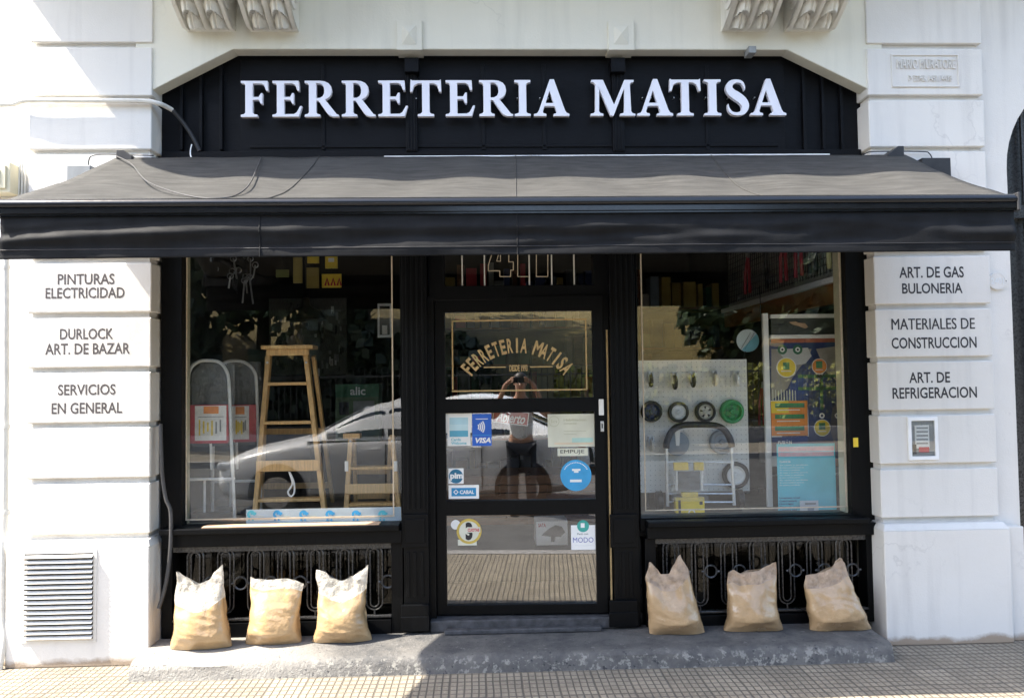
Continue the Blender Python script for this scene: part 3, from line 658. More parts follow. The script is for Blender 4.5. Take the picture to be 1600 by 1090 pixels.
# front bar: rounded nose over a flat lip
zc = zft-.028; prof = [(YFR+.03*math.cos(t)-.004, zc+.03*math.sin(t)) for t in [math.pi*k/10 for k in range(11)]]
prof = [(y, z) for y, z in prof]+[(YFR-.030, zc-.008), (YFR-.024, zc-.012), (YFR-.030, zc-.018), (YFR-.030, zc-.040), (YFR-.022, zc-.043), (YFR-.022, zc-.050), (YFR+.022, zc-.050), (YFR+.026, zc-.01)]
x0b, x1b = fl.x-.012, frr.x+.012
b = MB(); b.prism(prof, x0b, x1b, BAR, 'yz'); b.build('front_bar', AW, smooth=True)
for x in (x0b, x1b): b = MB(); b.box(x-.008, x+.008, YFR-.036, YFR+.034, zc-.054, zc+.034, BLACKP); b.build('end_cap', AW, bevel=.006)
zv1 = zc-.046; zv0 = (P(3, 402, YFR).z+P(1581, 387.5, YFR).z)/2-.012
def val(a, t):
    x = fl.x+(frr.x-fl.x)*a; z = zv1+(zv0-zv1)*t
    e = min(a, 1-a)*9
    roll = .012*math.sin(math.pi*t)**1.4*math.sin(a*9.3+.9)*math.sin(math.pi*min(1, a*1.4))
    droop = .013*math.exp(-((t-.30-.35*math.exp(-e*1.3))/.16)**2)*(.6+.7*noise.noise(Vector((x*.75, 1.5, 2))))
    fold = .016*noise.noise(Vector((x*1.6+t*1.2, t*3.4, 5)))+.007*noise.noise(Vector((x*5, t*5, 8)))+.003*noise.noise(Vector((x*16, t*2.4, 1)))
    hem = 1-.7*max(0, (t-.8)/.2); bot = .012*noise.noise(Vector((x*1.3, 0, 4)))*t*t
    return (x, YFR-.010-(roll+droop+fold)*math.sin(math.pi*min(1, t*.92+.02))*hem-bot, z+.008*noise.noise(Vector((x*.7, 7, 0)))*t)
b = MB(); b.grid(val, 220, 26, VALANCE); vl = b.build('valance', AW, smooth=True, solid=.002)
b = MB(); b.tube([Vector(val(k/160, .79))+Vector((0, -.0022, 0)) for k in range(161)], .0016, BLACKP, 5)
for a in ((P(407, 370, YFR).x-fl.x)/(frr.x-fl.x), (P(808, 365, YFR).x-fl.x)/(frr.x-fl.x)):
    b.tube([Vector(val(a, k/12))+Vector((0, -.002, 0)) for k in range(13)], .0035, VALANCE, 5)
b.build('stitching', vl)
b = MB(); b.tube([(bl.x, YB+.03, zbk-.035), (br_.x, YB+.03, zbk-.035)], .04, BAR, 14); b.build('roller', AW, smooth=True)
for u0, u1, v0, v1 in ((181, 206, 234, 249), (1388, 1413, 228, 246)):
    b = MB(); x0, x1, z0, z1 = rect(u0, v0, u1, v1, -.14); w = (x1-x0)
    pts = [(x0, z0), (x1, z0), (x1, z0+.018), (x0+w*.45, z1), (x0, z1)] if u0 < 800 else [(x0, z0), (x1, z0), (x1, z1), (x1-w*.35, z1), (x0, z0+.02)]
    b.prism(pts, -.14, .0, BLACKP); b.build('roller_bracket', AW, bevel=.004)
for u0, u1, v0, v1, m_ in ((104, 141, 258, 284, GREY), (1441, 1486, 246.5, 274, BLACKP)):  # left bracket greyed for the sun on it, its twin kept black
    b = MB(); x0, x1, z0, z1 = rect(u0, v0, u1, v1, -.12); b.box(x0, x1, -.12, .0, z0-.05, z1, m_); b.build('wall_bracket', AW, bevel=.004)
for s, x in ((-1, px(330, -.1)), (1, px(1270, -.1))):
    b = MB(); el = (x+s*.33, -.60, zbk-.42)
    b.tube([(x, -.05, zbk-.14), el], .022, BAR, 10); b.tube([el, (x+s*.05, YFR+.02, zc-.03)], .019, BAR, 10); b.lathe((el[0], el[1], el[2]-.03), [(.03, 0), (.03, .06)], BAR, 'z', 14)
    b.build('folding_arm', AW, smooth=True)
b = MB(); a = P(600, 245, -.06); c = P(1296, 241.5, -.06); b.tube([a, c], .005, WHITEP, 8); tag(b.build('white_rod', smooth=True), 'thin white rod lying along the back of the awning', 'rod')

# ================================================================== cables, pipes, boxes on the wall
def cable(name, pts, r, m, label, cat='cable', n=8, k=6):
    b = MB(); b.tube(catmull(pts, k), r, m, n); return tag(b.build(name, smooth=True), label, cat)
cable('wall_cable', [P(-20, 164, -.02), P(20, 163, -.02), P(45, 157, -.03), P(140, 157, -.03), P(225, 158, -.03), P(248, 162, -.02), P(258, 166, .02), P(269, 172, .06)], .0145, PIPE, 'thick off white cable running across the left pilaster into the fascia')
cable('dark_cable', [P(270, 172.5, .06), P(285, 190, .09), P(300, 212, .105), P(312, 236, .11)], .013, BLACKP, 'dark cable continuing down the left end of the fascia')
cable('thin_wire', [P(139, 262, -.02), P(138.5, 252, -.02), P(143, 244, -.02), P(160, 241.5, -.02), P(196, 242, -.02), P(240, 243, -.02)], .0035, BLACKP, 'thin black wire looping behind the left end of the awning', 'wire')
cable('thin_wire', [P(1342, 250, .0), P(1352, 240, -.01), P(1370, 237, -.02), P(1440, 237, -.02), P(1452, 240, -.02), P(1457, 249, -.02)], .0035, BLACKP, 'thin black wire looping behind the right end of the awning', 'wire')
cable('hook_wire', [P(299.5, 226, .05), P(297.5, 236, .03), P(298.5, 245, .0), P(304, 247, -.02), P(345, 247.5, -.03)], .0035, WHITEP, 'bent white wire standing up behind the awning left end', 'wire')
c_ = lambda u, v, o=.03: P(u, v, -.30)+Vector((0, 0, o))
cable('cable_shadow', [P(182, 244, -.14), P(205, 256, -.36), P(228, 282, -.72), P(262, 297, -.92), P(300, 307, -1.04), P(335, 310, -1.08), P(366, 306, -1.0), P(388, 290, -.8), P(402, 262, -.4), P(408, 247, -.16)], .0036, CABLE, 'dark line for the shadow of a cable across the top of the awning')  # dark line laid on the canvas as the shadow of a cable
cable('flexible_conduit', [P(251, 662, .04), P(252, 700, .03), P(254, 745, .03), P(259, 778, .03), P(266.5, 800, .03), P(266.5, 850, .02), P(262, 895, .01), P(256, 925, .0), P(248, 950, -.02)], .0115, CABLE, 'grey flexible conduit hanging beside the left window', 'conduit')
b = MB(); b.tube([P(9, 398, .0), P(9, 620, .0), P(7, 838, .0)], .018, PIPE, 10)
for v in (417, 666, 800): b.lathe(P(9, v, .0), [(.022, -.012), (.022, .012)], PIPE, 'z', 12)
tag(b.build('drain_pipe', smooth=True), 'upper off white pipe with clips at the far left edge', 'pipe')
b = MB(); b.tube(catmull([P(3, 846, -.04), P(4, 870, -.05), P(4, 955, -.05), P(7, 985, -.05), P(5, 1010, -.06), P(-2, 1050, -.08)], 6), .017, PIPE, 10)
tag(b.build('drain_pipe', smooth=True), 'lower white pipe curving down to the pavement at the left edge', 'pipe')
b = MB(); x0, x1, z0, z1 = rect(-22, 258, 25, 304, .0); b.box(x0, x1, -.06, .045, z0, z1, BEIGE); b.box(x0+.02, x1-.02, -.072, -.0602, z0+.02, z1-.02, BEIGE); b.box(x0+.04, x1-.05, -.078, -.0722, z0+.045, z1-.045, BEIGE)
tag(b.build('junction_box', bevel=.006), 'beige junction box at the left edge above the awning', 'electrical box')
for k in range(3): cable('wall_cable', [P(31+k*4, 256, .03), P(30+k*4.5, 275, .03), P(29+k*5, 300, .03), P(25+k*6, 330, .03)], .006, PIPE, ['left strand of thin white cables beside the beige junction box', 'middle strand of thin white cables beside the beige junction box', 'right strand of thin white cables beside the beige junction box'][k]).__setitem__('group', 'thin cables beside the junction box')
b = MB(); x0, x1, z0, z1 = rect(1419.5, 651, 1466.5, 718.5, -.012)
b.prism([[(x0, z0), (x1, z0), (x1, z1), (x0, z1)], [(x0+.022, z0+.024), (x1-.022, z0+.024), (x1-.022, z1-.024), (x0+.022, z1-.024)]], -.012, .001, WHITEP)
MBX = tag(b.build('meter_box', bevel=.003), 'small recessed meter box with grey window on the right pilaster', 'meter box')
b = MB(); b.box(x0+.023, x1-.023, -.0035, -.0025, z0+.025, z1-.025, GREY); b.rbox(1430, 664, 1452, 700, -.009, -.0036, ALU)
for k in range(5): b.rbox(1432, 667+k*6, 1450, 669.5+k*6, -.0098, -.0091, GREY)
b.rbox(1436, 698, 1452, 706, -.0102, -.0092, RED); b.rbox(1427, 694, 1432, 709, -.0095, -.0036, BLACKP); b.build('meter', MBX)
b = MB(); b.box(x0+.023, x1-.023, -.0115, -.0112, z0+.025, z1-.025, GLASS); b.build('pane', MBX)
c = P(1559, 439, .035); b = MB(); kx = P(1573, 439, .035).x-c.x; kz = P(1559, 425.5, .035).z-c.z
b.prism([(c.x+kx*math.cos(2*math.pi*k/32), c.z+kz*math.sin(2*math.pi*k/32)) for k in range(32)], .034, .049, WHITE)
b.ring((c.x, c.z), kx*.80, kx*.86, .0325, .0338, WHITE, 32); b.rtext('2401', 1548.5, 434, 1569, 444, .0332, ALU, .03); b.disc((c.x+kx*.9, c.z), .004, .0325, .0338, BLACKP, 8)
tag(b.build('number_plate'), 'worn oval house number plate on the wall right of the pilaster', 'number plate')
b = MB(); b.rbox(1333.5, 683.5, 1341, 698, .117, .1195, YELLOW); tag(b.build('yellow_tag'), 'small yellow tag stuck on the black frame of the right window', 'tag')
b = MB(); x0, x1, z0, z1 = rect(1169, 73, 1181, 81, -.02); b.box(x0, x1, -.03, .06, z0-.01, z1, GREY); tag(b.build('wall_stub', bevel=.003), 'tiny grey stub poking out under the frieze right side', 'bracket')

# ================================================================== sand bags
SANDL = mat('sand in a clear bag', (.44, .295, .15), .24, var=.14, vs=9, bump=.35, bs=24, bd=.02, spec=.45)
SANDR = mat('brown sand in a clear bag', (.43, .29, .155), .25, var=.14, vs=9, bump=.35, bs=24, bd=.02, spec=.45)
for _m in (SANDL, SANDR):
    _p = _m.node_tree.nodes['Principled BSDF']; _p.inputs['Coat Weight'].default_value = .55; _p.inputs['Coat Roughness'].default_value = .16
FILML = film('clear plastic film', (.62, .58, .50), .62)
FILMR = film('tan plastic film', (.52, .38, .26), .85)
def bag(label, bottom_v, left, right, tops, fill, ms, seed, thick=.105, grp='sand bags on the doorstep'):
    """left/right: picture columns at heights 0..1, tops: (u, v) along the mouth"""
    um = (left[0]+right[0])/2; g_ = PZ(um, bottom_v, STEP_Z); Y = g_.y+thick*.8
    x = lambda u: P(u, bottom_v-50, Y-thick*.6).x
    zt_ = lambda v: P(um, v, Y-thick*.6).z
    Lx = [x(u) for u in left]; Rx = [x(u) for u in right]; T = [((x(u)), zt_(v)) for u, v in tops]
    def interp(arr, t):
        k = t*(len(arr)-1); i = min(int(k), len(arr)-2); f = k-i; f = f*f*(3-2*f)*.35+f*.65; return arr[i]*(1-f)+arr[i+1]*f
    def topz(X):
        if X <= T[0][0]: return T[0][1]
        for (a, za), (c, zc_) in zip(T, T[1:]):
            if X <= c: f = (X-a)/(c-a); f = f*f*(3-2*f)*.5+f*.5; return za+(zc_-za)*f
        return T[-1][1]
    def surf(a, t):
        ang = 2*math.pi*a; s = math.cos(ang); s = math.copysign(abs(s)**.72, s); lx, rxx = interp(Lx, t), interp(Rx, t)
        mid, hw = (lx+rxx)/2, (rxx-lx)/2; X = mid+hw*s
        Xt = (Lx[-1]+Rx[-1])/2+(Rx[-1]-Lx[-1])/2*s
        z = STEP_Z+.003+(topz(Xt)-STEP_Z)*t
        th = thick*(.62+.55*min(1, t*5)-.17) if t < .2 else thick*max(.045, 1.0-((t-.2)/.62)**2.0*.80) if t < .82 else thick*max(.045, .2-(t-.82)*.86)
        edge = max(0, 1-s*s)**.5; y = -math.copysign(1, math.sin(ang))*th*edge**.75
        n1 = noise.noise(Vector((X*7+seed, z*9, seed*1.3)))*.018+(.5-abs(noise.noise(Vector((X*11+z*9, z*20, seed+3)))))*.007
        n2 = noise.noise(Vector((X*30, z*14, seed+7)))*.007*max(0, t-.5)*3
        wr = n1*(.25+edge)+n2
        return (X+noise.noise(Vector((z*14, seed, a*3)))*.008, Y+y-wr*(1 if math.sin(ang) > 0 else -1), z+noise.noise(Vector((X*11, seed, t*5)))*.012*t*(1-edge*.2)*min(1, t*3))
    root = thing('sand_bag', label, 'bag', (sum((Lx[0], Rx[0]))/2, Y, STEP_Z), grp)
    nu, nv = 110, 64; kf = int(fill*nv)
    for nm, j0, j1, m in (('sand_fill', 0, kf, ms[0]), ('sack_top', kf, nv, ms[1])):
        b = MB(); vs = [surf(i/nu, j/nv) for j in range(j0, j1+1) for i in range(nu)]
        fs = [(j*nu+i, j*nu+(i+1) % nu, (j+1)*nu+(i+1) % nu, (j+1)*nu+i) for j in range(j1-j0) for i in range(nu)]
        if j0 == 0: fs.append(tuple(range(nu)))
        if j0: 
            def flatt(i): return Vector(vs[i])
            fs.append(tuple(range(nu))) if ms[1] is FILML else None
        b.add(vs, fs, m); b.build(nm, root, smooth=True)
bag('sand bag with clear pointed corners, nearest the left pilaster', 1018, [260, 266, 266, 267, 268, 269], [357, 351, 347, 345, 344, 342], [(269, 897), (285, 906), (303, 917), (321, 910), (331, 897), (342, 888)], .60, (SANDL, FILML), 1.2)
bag('squat sand bag with folded top, middle of the sunlit three', 1011, [377, 383, 386, 387, 386, 385], [467, 464, 463, 464, 467, 470], [(385, 905), (394, 910), (410, 911), (440, 910), (457, 912), (470, 917)], .86, (SANDL, FILML), 4.7, .115)
bag('sand bag with two raised corners, beside the left fluted post', 1007, [484, 492, 494, 494, 493, 491], [579, 571, 568, 569, 571, 573], [(491, 893), (503, 896), (518, 908), (531, 913), (548, 906), (561, 897), (573, 888)], .68, (SANDL, FILML), 8.1)
bag('tall brown sand bag with two peaks, right of the door', 995, [1016, 1017, 1015, 1013, 1013, 1020], [1106, 1099, 1091, 1086, 1080, 1069], [(1022, 882), (1030, 892), (1036, 900), (1050, 900), (1058, 886), (1068, 871)], .74, (SANDR, FILMR), 12.5)
bag('brown sand bag with rolled rim, middle of the shaded three', 990, [1135, 1140, 1141, 1142, 1142, 1144], [1228, 1221, 1219, 1219, 1220, 1220], [(1144, 897), (1152, 893), (1163, 899), (1172, 896), (1190, 895), (1205, 889), (1220, 882)], .80, (SANDR, FILMR), 15.3)
bag('brown sand bag with twisted corner, beside the right pilaster', 989, [1271, 1271, 1268, 1266, 1265, 1266], [1366, 1358, 1349, 1342, 1335, 1328], [(1266, 902), (1280, 901), (1295, 896), (1308, 890), (1316, 880), (1323, 876), (1328, 884)], .78, (SANDR, FILMR), 19.9)
# ================================================================== stickers and notices on the door
Yp = Yd+.0195
def sticker(name, label, cat, draw, grp=None):
    b = MB(); draw(b); return tag(b.build(name), label, cat, grp)
def lay(b, u0, v0, u1, v1, k, m, y=Yp): b.rbox(u0, v0, u1, v1, y-.0008*(k+1), y-.0008*k-.0002, m)
def ltx(b, s, u0, v0, u1, v1, k, m, bold=.02, y=Yp, shear=0): b.rtext(s, u0, v0, u1, v1, y-.0008*(k+1)-.0002, m, bold, shear)
def cpx(u, v, du, y=Yp): c = P(u, v, y); return (c.x, c.z), P(u+du, v, y).x-c.x
def d1(b):
    lay(b, 695.5, 645, 737, 676, 0, PAPER); lay(b, 699, 649, 735, 696, 1, WHITEP); lay(b, 702.5, 652, 731.5, 663, 2, mat('pale blue print', (.45, .68, .76), .5)); lay(b, 702.5, 663.2, 731.5, 672, 2, mat('pale sky print', (.55, .74, .80), .5)); lay(b, 702.5, 672.2, 731.5, 682, 2, mat('sea blue print', (.12, .42, .58), .5))
    ltx(b, 'Cards', 705, 684, 720, 688.5, 2, TEAL); ltx(b, 'Welcome', 705, 689.5, 729, 694, 2, TEAL)
sticker('card_sticker', 'pale sticker with blue seascape and words about cards, upper left of the door glass', 'sticker', d1)
def d2(b):
    lay(b, 738, 646, 768, 696, 0, BLUE); lay(b, 743.5, 653.5, 762.5, 654.6, 1, WHITEP); lay(b, 739, 679, 767.5, 679.7, 1, SKYB)
    for k in range(4):
        c, r = cpx(742, 666.5, 6.2+k*2.9); w = abs(cpx(742, 666.5, 1.1)[1]); b.ring(c, r-w*.8, r+w*.8, Yp-.0018, Yp-.001, WHITEP, 10, -.62, .62)
    ltx(b, 'VISA', 743, 683, 767, 691.5, 1, WHITEP, .04, Yp, .25)
sticker('payment_sticker', 'bright blue payment sticker with white contactless waves', 'sticker', d2)
def d3(b):
    lay(b, 855.5, 646, 927.5, 697, 0, CREAMP); c, r = cpx(865, 657.5, 8.3); b.ring(c, r*.9, r, Yp-.0018, Yp-.001, mat('olive print', (.5, .5, .36), .6), 24)
    ltx(b, 'S\u00b7c\u00b7a', 860.5, 655, 870, 660, 1, MATS['olive print']); ltx(b, 'Habilitacion', 880, 653, 915, 657, 1, MATS['olive print']); ltx(b, 'comercial', 880, 659, 900, 662, 1, MATS['olive print'])
    lay(b, 893, 683, 925, 690, 1, mat('mint print', (.45, .66, .60), .6)); lay(b, 866, 690.2, 926, 693, 1, mat('peach print', (.70, .58, .42), .6)); lay(b, 880, 672, 915, 672.8, 1, MATS['olive print']); lay(b, 880, 677, 900, 677.8, 1, MATS['olive print'])
sticker('paper_notice', 'cream paper certificate taped inside the upper right of the door glass', 'notice', d3)
def d4(b): lay(b, 870.5, 699, 917.5, 711, 0, CREAMP); ltx(b, 'EMPUJE', 875, 701.5, 912, 708.5, 1, BLACKP, .0)
sticker('push_label', 'narrow cream label with black push word under the certificate', 'label', d4)
def d5(b):
    c, r = cpx(899, 741, 24); b.disc(c, r, Yp-.0008, Yp-.0002, SKYB, 40)
    lay(b, 890, 747.5, 908, 751.5, 1, WHITEP); lay(b, 893, 731, 906, 734, 1, WHITEP); lay(b, 896, 734.2, 903, 737, 1, WHITEP)
    for k in range(17):
        a = math.radians(150-120*k/16); q = (c[0]+r*.82*math.cos(a), c[1]+r*.82*math.sin(a)); b.disc(q, r*.04, Yp-.0016, Yp-.001, WHITEP, 6)
sticker('round_sticker', 'round sky blue sticker at the right edge of the door glass', 'sticker', d5)
def d6(b):
    lay(b, 700.5, 731, 724.5, 755, 0, WHITEP); c, r = cpx(712.5, 743.5, 11); b.disc(c, r, Yp-.0016, Yp-.001, mat('petrol blue print', (.02, .17, .30), .5), 30); ltx(b, 'pim', 703.5, 738, 723.5, 750, 2, WHITEP, .05)
sticker('square_sticker', 'small white square sticker holding a dark blue disc', 'sticker', d6)
def d7(b):
    lay(b, 701, 757, 748.5, 778.5, 0, WHITEP); lay(b, 705.5, 761.5, 744, 774.5, 1, mat('mid blue print', (.02, .25, .50), .5)); ltx(b, 'CABAL', 718.5, 765, 741, 771, 2, WHITEP, .03)
    c, r = cpx(712.5, 768, 4.2); b.ring(c, r*.6, r, Yp-.0026, Yp-.0018, WHITEP, 4)
sticker('card_sticker', 'white bordered blue card sticker at the lower left of the middle glass', 'sticker', d7)
def d8(b):
    lay(b, 715.5, 842, 745, 851, 0, CREAMP); c, r = cpx(733, 829, 19.5); b.disc(c, r, Yp-.0016, Yp-.001, mat('old gold print', (.55, .40, .08), .45), 36); b.disc(c, r*.8, Yp-.0024, Yp-.0018, CREAMP, 36)
    c2, r2 = cpx(712, 819, 7.5); b.disc(c2, r2, Yp-.0008, Yp-.0002, PAPER, 20)
    ltx(b, '3', 727.5, 815, 738.5, 843, 3, BLACKP, .06); lay(b, 729.5, 822.5, 750.5, 831, 4, CREAMP); ltx(b, 'CUOTAS', 731, 824.5, 749, 829.5, 5, RED, .04)
sticker('gold_sticker', 'round gold instalment sticker with a big black three', 'sticker', d8)
def d9(b):
    x0, x1, z0, z1 = rect(891.5, 818, 929, 856, Yp); b.box(x0, x1, Yp-.0008, Yp-.0002, z0, z1, WHITEP); c, r = cpx(910, 819.5, 9.2); b.disc(c, r, Yp-.0016, Yp-.001, mat('sea green print', (.05, .36, .30), .5), 26)
    lay(b, 906.5, 815, 912.5, 822, 2, WHITEP); ltx(b, 'Pag\u00e1 con', 901, 830, 918, 834, 1, GREY, .02); ltx(b, 'MODO', 894.5, 837, 926, 845, 1, mat('violet print', (.16, .17, .42), .5), .0); lay(b, 898, 849, 923, 849.7, 1, ALU); lay(b, 902, 851, 918, 851.7, 1, ALU)
sticker('payment_sticker', 'white payment sticker with a green disc on its top edge', 'sticker', d9)
b = MB(); y = Yd+.10; c0_ = P(797, 651, y)
rot = lambda p: (c0_.x+(p[0]-c0_.x)*math.cos(.13)+(p[2]-c0_.z)*math.sin(.13), p[1], c0_.z+(p[2]-c0_.z)*math.cos(.13)-(p[0]-c0_.x)*math.sin(.13))
def rb(u0, v0, u1, v1, ya, yb, m):
    i = len(b.v); b.rbox(u0, v0, u1, v1, ya, yb, m); b.v[i:] = [Vector(rot(p)) for p in b.v[i:]]
rb(769, 641, 825, 662, y, y+.004, WHITEP); rb(770.5, 642.2, 823.5, 660.8, y-.001, y-.0004, mat('open sign red', (.42, .05, .035), .4))
x0, x1, z0, z1 = rect(774, 644, 820, 660, y-.0016); b.text('Abierto', x0, x1, z0, z1, y-.0016, WHITEP, .02, .35, rot)
tag(b.build('open_sign'), 'small red hanging open sign with white script inside the door', 'open sign')

# ================================================================== behind the door: counter and boxes
b = MB(); yc = 1.0; x0, x1 = px(672, yc), px(980, yc)
for k in range(6): z1 = pz(745+k*12.5, yc); z0 = pz(756.5+k*12.5, yc); b.box(x0, x1, yc, yc+.03, z0, z1, DWOOD)
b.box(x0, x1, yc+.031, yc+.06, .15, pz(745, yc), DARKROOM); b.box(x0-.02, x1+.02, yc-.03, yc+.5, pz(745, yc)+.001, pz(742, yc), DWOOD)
tag(b.build('counter', bevel=.003), 'brown slatted wooden shop counter seen through the door', 'counter')
b = MB(); b.rbox(838, 814, 887, 851, .72, .95, PAPER); b.rtext('SATA', 841, 817, 853, 823, .7194, RED, .04)
q = [P(u, v, .719) for u, v in ((846, 836), (858, 825), (868, 820), (878, 822), (883, 831), (876, 838), (868, 838), (866, 846), (861, 846), (861, 838))]
b.prism([(p.x, p.z) for p in q], .7186, .7192, BLACKP); tag(b.build('tool_box'), 'white carton printed with a dark power tool behind the lower glass', 'box')
structure(flat('inner_step', px(672, .7), px(975, .7), .27, 1.0, .151, .16, DARKFLOOR))

# ================================================================== left window display
def platform(u0, u1, z, name='display_platform'):
    b = MB(); b.box(px(u0, .2), px(u1, .2), .215, 1.25, z-.03, z, DISPLAY); return b.build(name, BLD)
platform(255, 640, FZL+.002); platform(985, 1352, FZR+.002)
for (u0, u1, z, n) in ((262, 622, FZL, 1), (1000, 1350, FZR, 2)):
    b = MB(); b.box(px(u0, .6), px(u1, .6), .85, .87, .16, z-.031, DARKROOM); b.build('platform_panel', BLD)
def ladder(label, Yf, Yt, Yb, rails, steps, board, cap, backs, cord=None, fz=FZL):
    root = thing('step_ladder', label, 'ladder', (px((rails[0][0]+rails[1][0])/2, Yf), Yf, fz), 'wooden step ladders in the left window')
    tp = []
    for (ub, ut, vt) in rails:
        a = Vector((px(ub, Yf, 790), Yf, fz+.004)); c = P(ut, vt, Yt); tp.append((a, c)); b = MB(); b.beam(a, c, .031, .055, WOOD, (0, 1, 0)); b.build('rail', root, bevel=.004)
    def on(i, v, Yg):
        a, c = tp[i]
        for k in range(60):
            f = k/59; p = a.lerp(c, f); 
            if p.z >= pz(v, p.y, 440): return p
        return c
    for v in steps:
        p, q = on(0, v, Yf), on(1, v, Yf); b = MB(); b.box(p.x+.012, q.x-.012, p.y-.035, p.y+.05, p.z-.010, p.z+.010, WOOD); b.build('step', root, bevel=.003)
    for (v0, v1) in board:
        p, q = on(0, v1, Yf), on(1, v1, Yf); zt2 = pz(v0, p.y, 440); b = MB(); b.box(p.x-.01, q.x+.01, p.y-.042, p.y-.02, p.z, zt2, WOOD); b.build('cross_board', root, bevel=.003)
    if cap: b = MB(); x0, x1, z0, z1 = rect(*cap, Yt-.06); b.box(x0, x1, Yt-.07, Yt+.10, z0+.012, z1, WOOD); b.box(x0+.03, x1-.03, Yt-.05, Yt-.03, z0-.03, z0+.0115, WOOD); b.build('top_cap', root, bevel=.004)
    bt = []
    for (ub, ut, vt) in backs:
        a = Vector((px(ub, Yb, 780), Yb, fz+.004)); c = P(ut, vt, Yt+.06); bt.append((a, c)); b = MB(); b.beam(a, c, .024, .04, WOOD, (0, 1, 0)); b.build('back_leg', root, bevel=.003)
    for f in (.12, .5):
        p, q = bt[0][0].lerp(bt[0][1], f), bt[1][0].lerp(bt[1][1], f); b = MB(); b.beam(p, q, .02, .04, WOOD, (0, 0, 1)); b.build('back_rail', root, bevel=.002)
    for (a, c) in tp:
        b = MB(); m_ = a.lerp(c, .93); b.lathe(m_+Vector((0, -.033, 0)), [(.008, 0), (.008, .01)], STEEL, 'y', 10); b.build('hinge_bolt', root)
    if cord: b = MB(); b.tube(catmull([P(*p, Yf-.03) for p in cord], 5, True), .006, WHITEP, 7, closed=True); b.build('cord_loop', root, smooth=True)
    return root
ladder('tall pine step ladder with a flat top cap in the left window', .36, .56, .98, [(399, 421, 549), (508, 478, 549)], (603, 663, 781), [(718, 736)], (408, 539, 489, 548), [(408, 418, 556), (520, 490, 556)],
       [(452, 737), (457, 755), (450, 768), (455, 775), (460, 768), (459, 752)])
ladder('short pine step ladder behind the tall one at the window edge', .44, .58, .86, [(541, 549, 680), (624, 613, 680)], (734, 790), [(757, 773)], None, [(556, 553, 683), (606, 610, 683)])
b = MB(); b.rbox(536, 677, 562, 685, .54, .62, WOOD); b.rbox(538.5, 720, 544, 736, .43, .44, WHITEP); b.rbox(615.5, 720, 621, 736, .43, .44, WHITEP)
o = tag(b.build('hinge_block', bevel=.002), 'small pine hinge block with white plates on the short ladder', 'hinge')
sh = [x for x in bpy.data.objects if x.name.startswith('step_ladder')][-1]; o.parent = sh; o.location = o.location-sh.location
for k in ('label', 'category'): del o[k]
CLEARP = film('shrink wrap', (.55, .56, .55), .16)
DARKF = mat('dark grey mesh fabric', (.06, .065, .07), .7, var=.3, vs=18, bump=.4, bs=120)
def trolley(label, Y, arch, card, paper, lab, foot):
    c = P(arch[0][0], arch[0][1], Y); root = thing('folding_trolley', label, 'trolley', (c.x, Y, FZL), 'wrapped folding trolleys in the left window')
    pts = [P(u, v, Y) for u, v in arch]; pts[0].z = pts[-1].z = FZL+.004
    b = MB(); b.tube(catmull(pts, 6), .0105, ALU, 9); b.build('frame', root, smooth=True)
    xs = [p.x for p in pts]; zt_ = max(p.z for p in pts)-.02
    b = MB(); a0, a1, c0_, c1_ = rect(*card, Y+.004); d0 = P(arch[2][0]+5, 700, Y).x; d1_ = P(arch[-3][0]-4, 700, Y).x
    b.prism([(d0, c0_-.02), (d1_, c0_-.02), (d1_, zt_-.06), (d1_-.05, zt_), (d0+.05, zt_), (d0, zt_-.06)], Y+.012, Y+.02, DARKF); b.build('back_panel', root)
    b = MB(); b.box(a0, a1, Y-.010, Y-.0035, c0_, c1_, RED); b.rbox(*paper, Y-.0125, Y-.0105, PAPER); b.rbox(*lab, Y-.0142, Y-.0128, ORANGE)
    u0, v0, u1, v1 = paper
    for k in range(6): uu = u0+6+k*(u1-u0-10)/6; b.rbox(uu, v0+22+k*2 % 5, uu+2.4, v1-8-k*3 % 9, Y-.0142, Y-.0128, YELLOW if k < 4 else GREY)
    b.rbox(u0+5, v0+17, u1-4, v0+18, Y-.0142, Y-.0128, GREY); b.build('printed_card', root)
    b = MB(); z_ = pz(foot, Y, 330); b.tube([(xs[0], Y, z_), (xs[-1], Y, z_)], .009, WHITEP, 8); m_ = (xs[0]+xs[-1])/2
    b.tube([(m_, Y-.004, c0_-.002), (m_+.004, Y-.004, pz(733, Y, 330))], .008, WHITEP, 8); b.tube([(m_-.05, Y+.03, z_), (m_-.05, Y+.03, FZL+.01)], .008, WHITEP, 8); b.build('cross_tube', root, smooth=True)
    b = MB(); b.box(xs[0]+.01, xs[-1]-.01, Y+.0, Y+.05, FZL+.004, FZL+.05, BLACKP); b.build('base', root, bevel=.006)
    b = MB(); w_ = [P(u, v, Y-.02) for u, v in ((296, 748), (364, 748))]
    b.grid(lambda a, t: (xs[0]-.004+(xs[-1]-xs[0]+.01)*a, Y-.024+.010*noise.noise(Vector((a*9, t*5, Y*30))), FZL+.012+(zt_-FZL)*t), 20, 24, CLEARP); b.build('shrink_wrap', root, smooth=True)
trolley('front folding trolley with white paper card at the left of the left window', .30, [(292, 815), (293, 700), (294, 600), (298, 576), (310, 565), (326, 563), (343, 566), (354, 580), (358, 605), (362, 700), (367, 815)], (295, 632, 357, 692), (304.5, 633.5, 353.5, 688), (318, 634.5, 341.5, 646), 748)
trolley('rear folding trolley half hidden behind the front one', .52, [(332, 806), (333, 700), (336, 600), (340, 577), (352, 566), (368, 563.5), (384, 567), (397, 580), (401, 605), (404, 700), (408, 806)], (352, 632, 401, 690), (362, 634, 389, 686), (368, 635, 382, 647), 752)
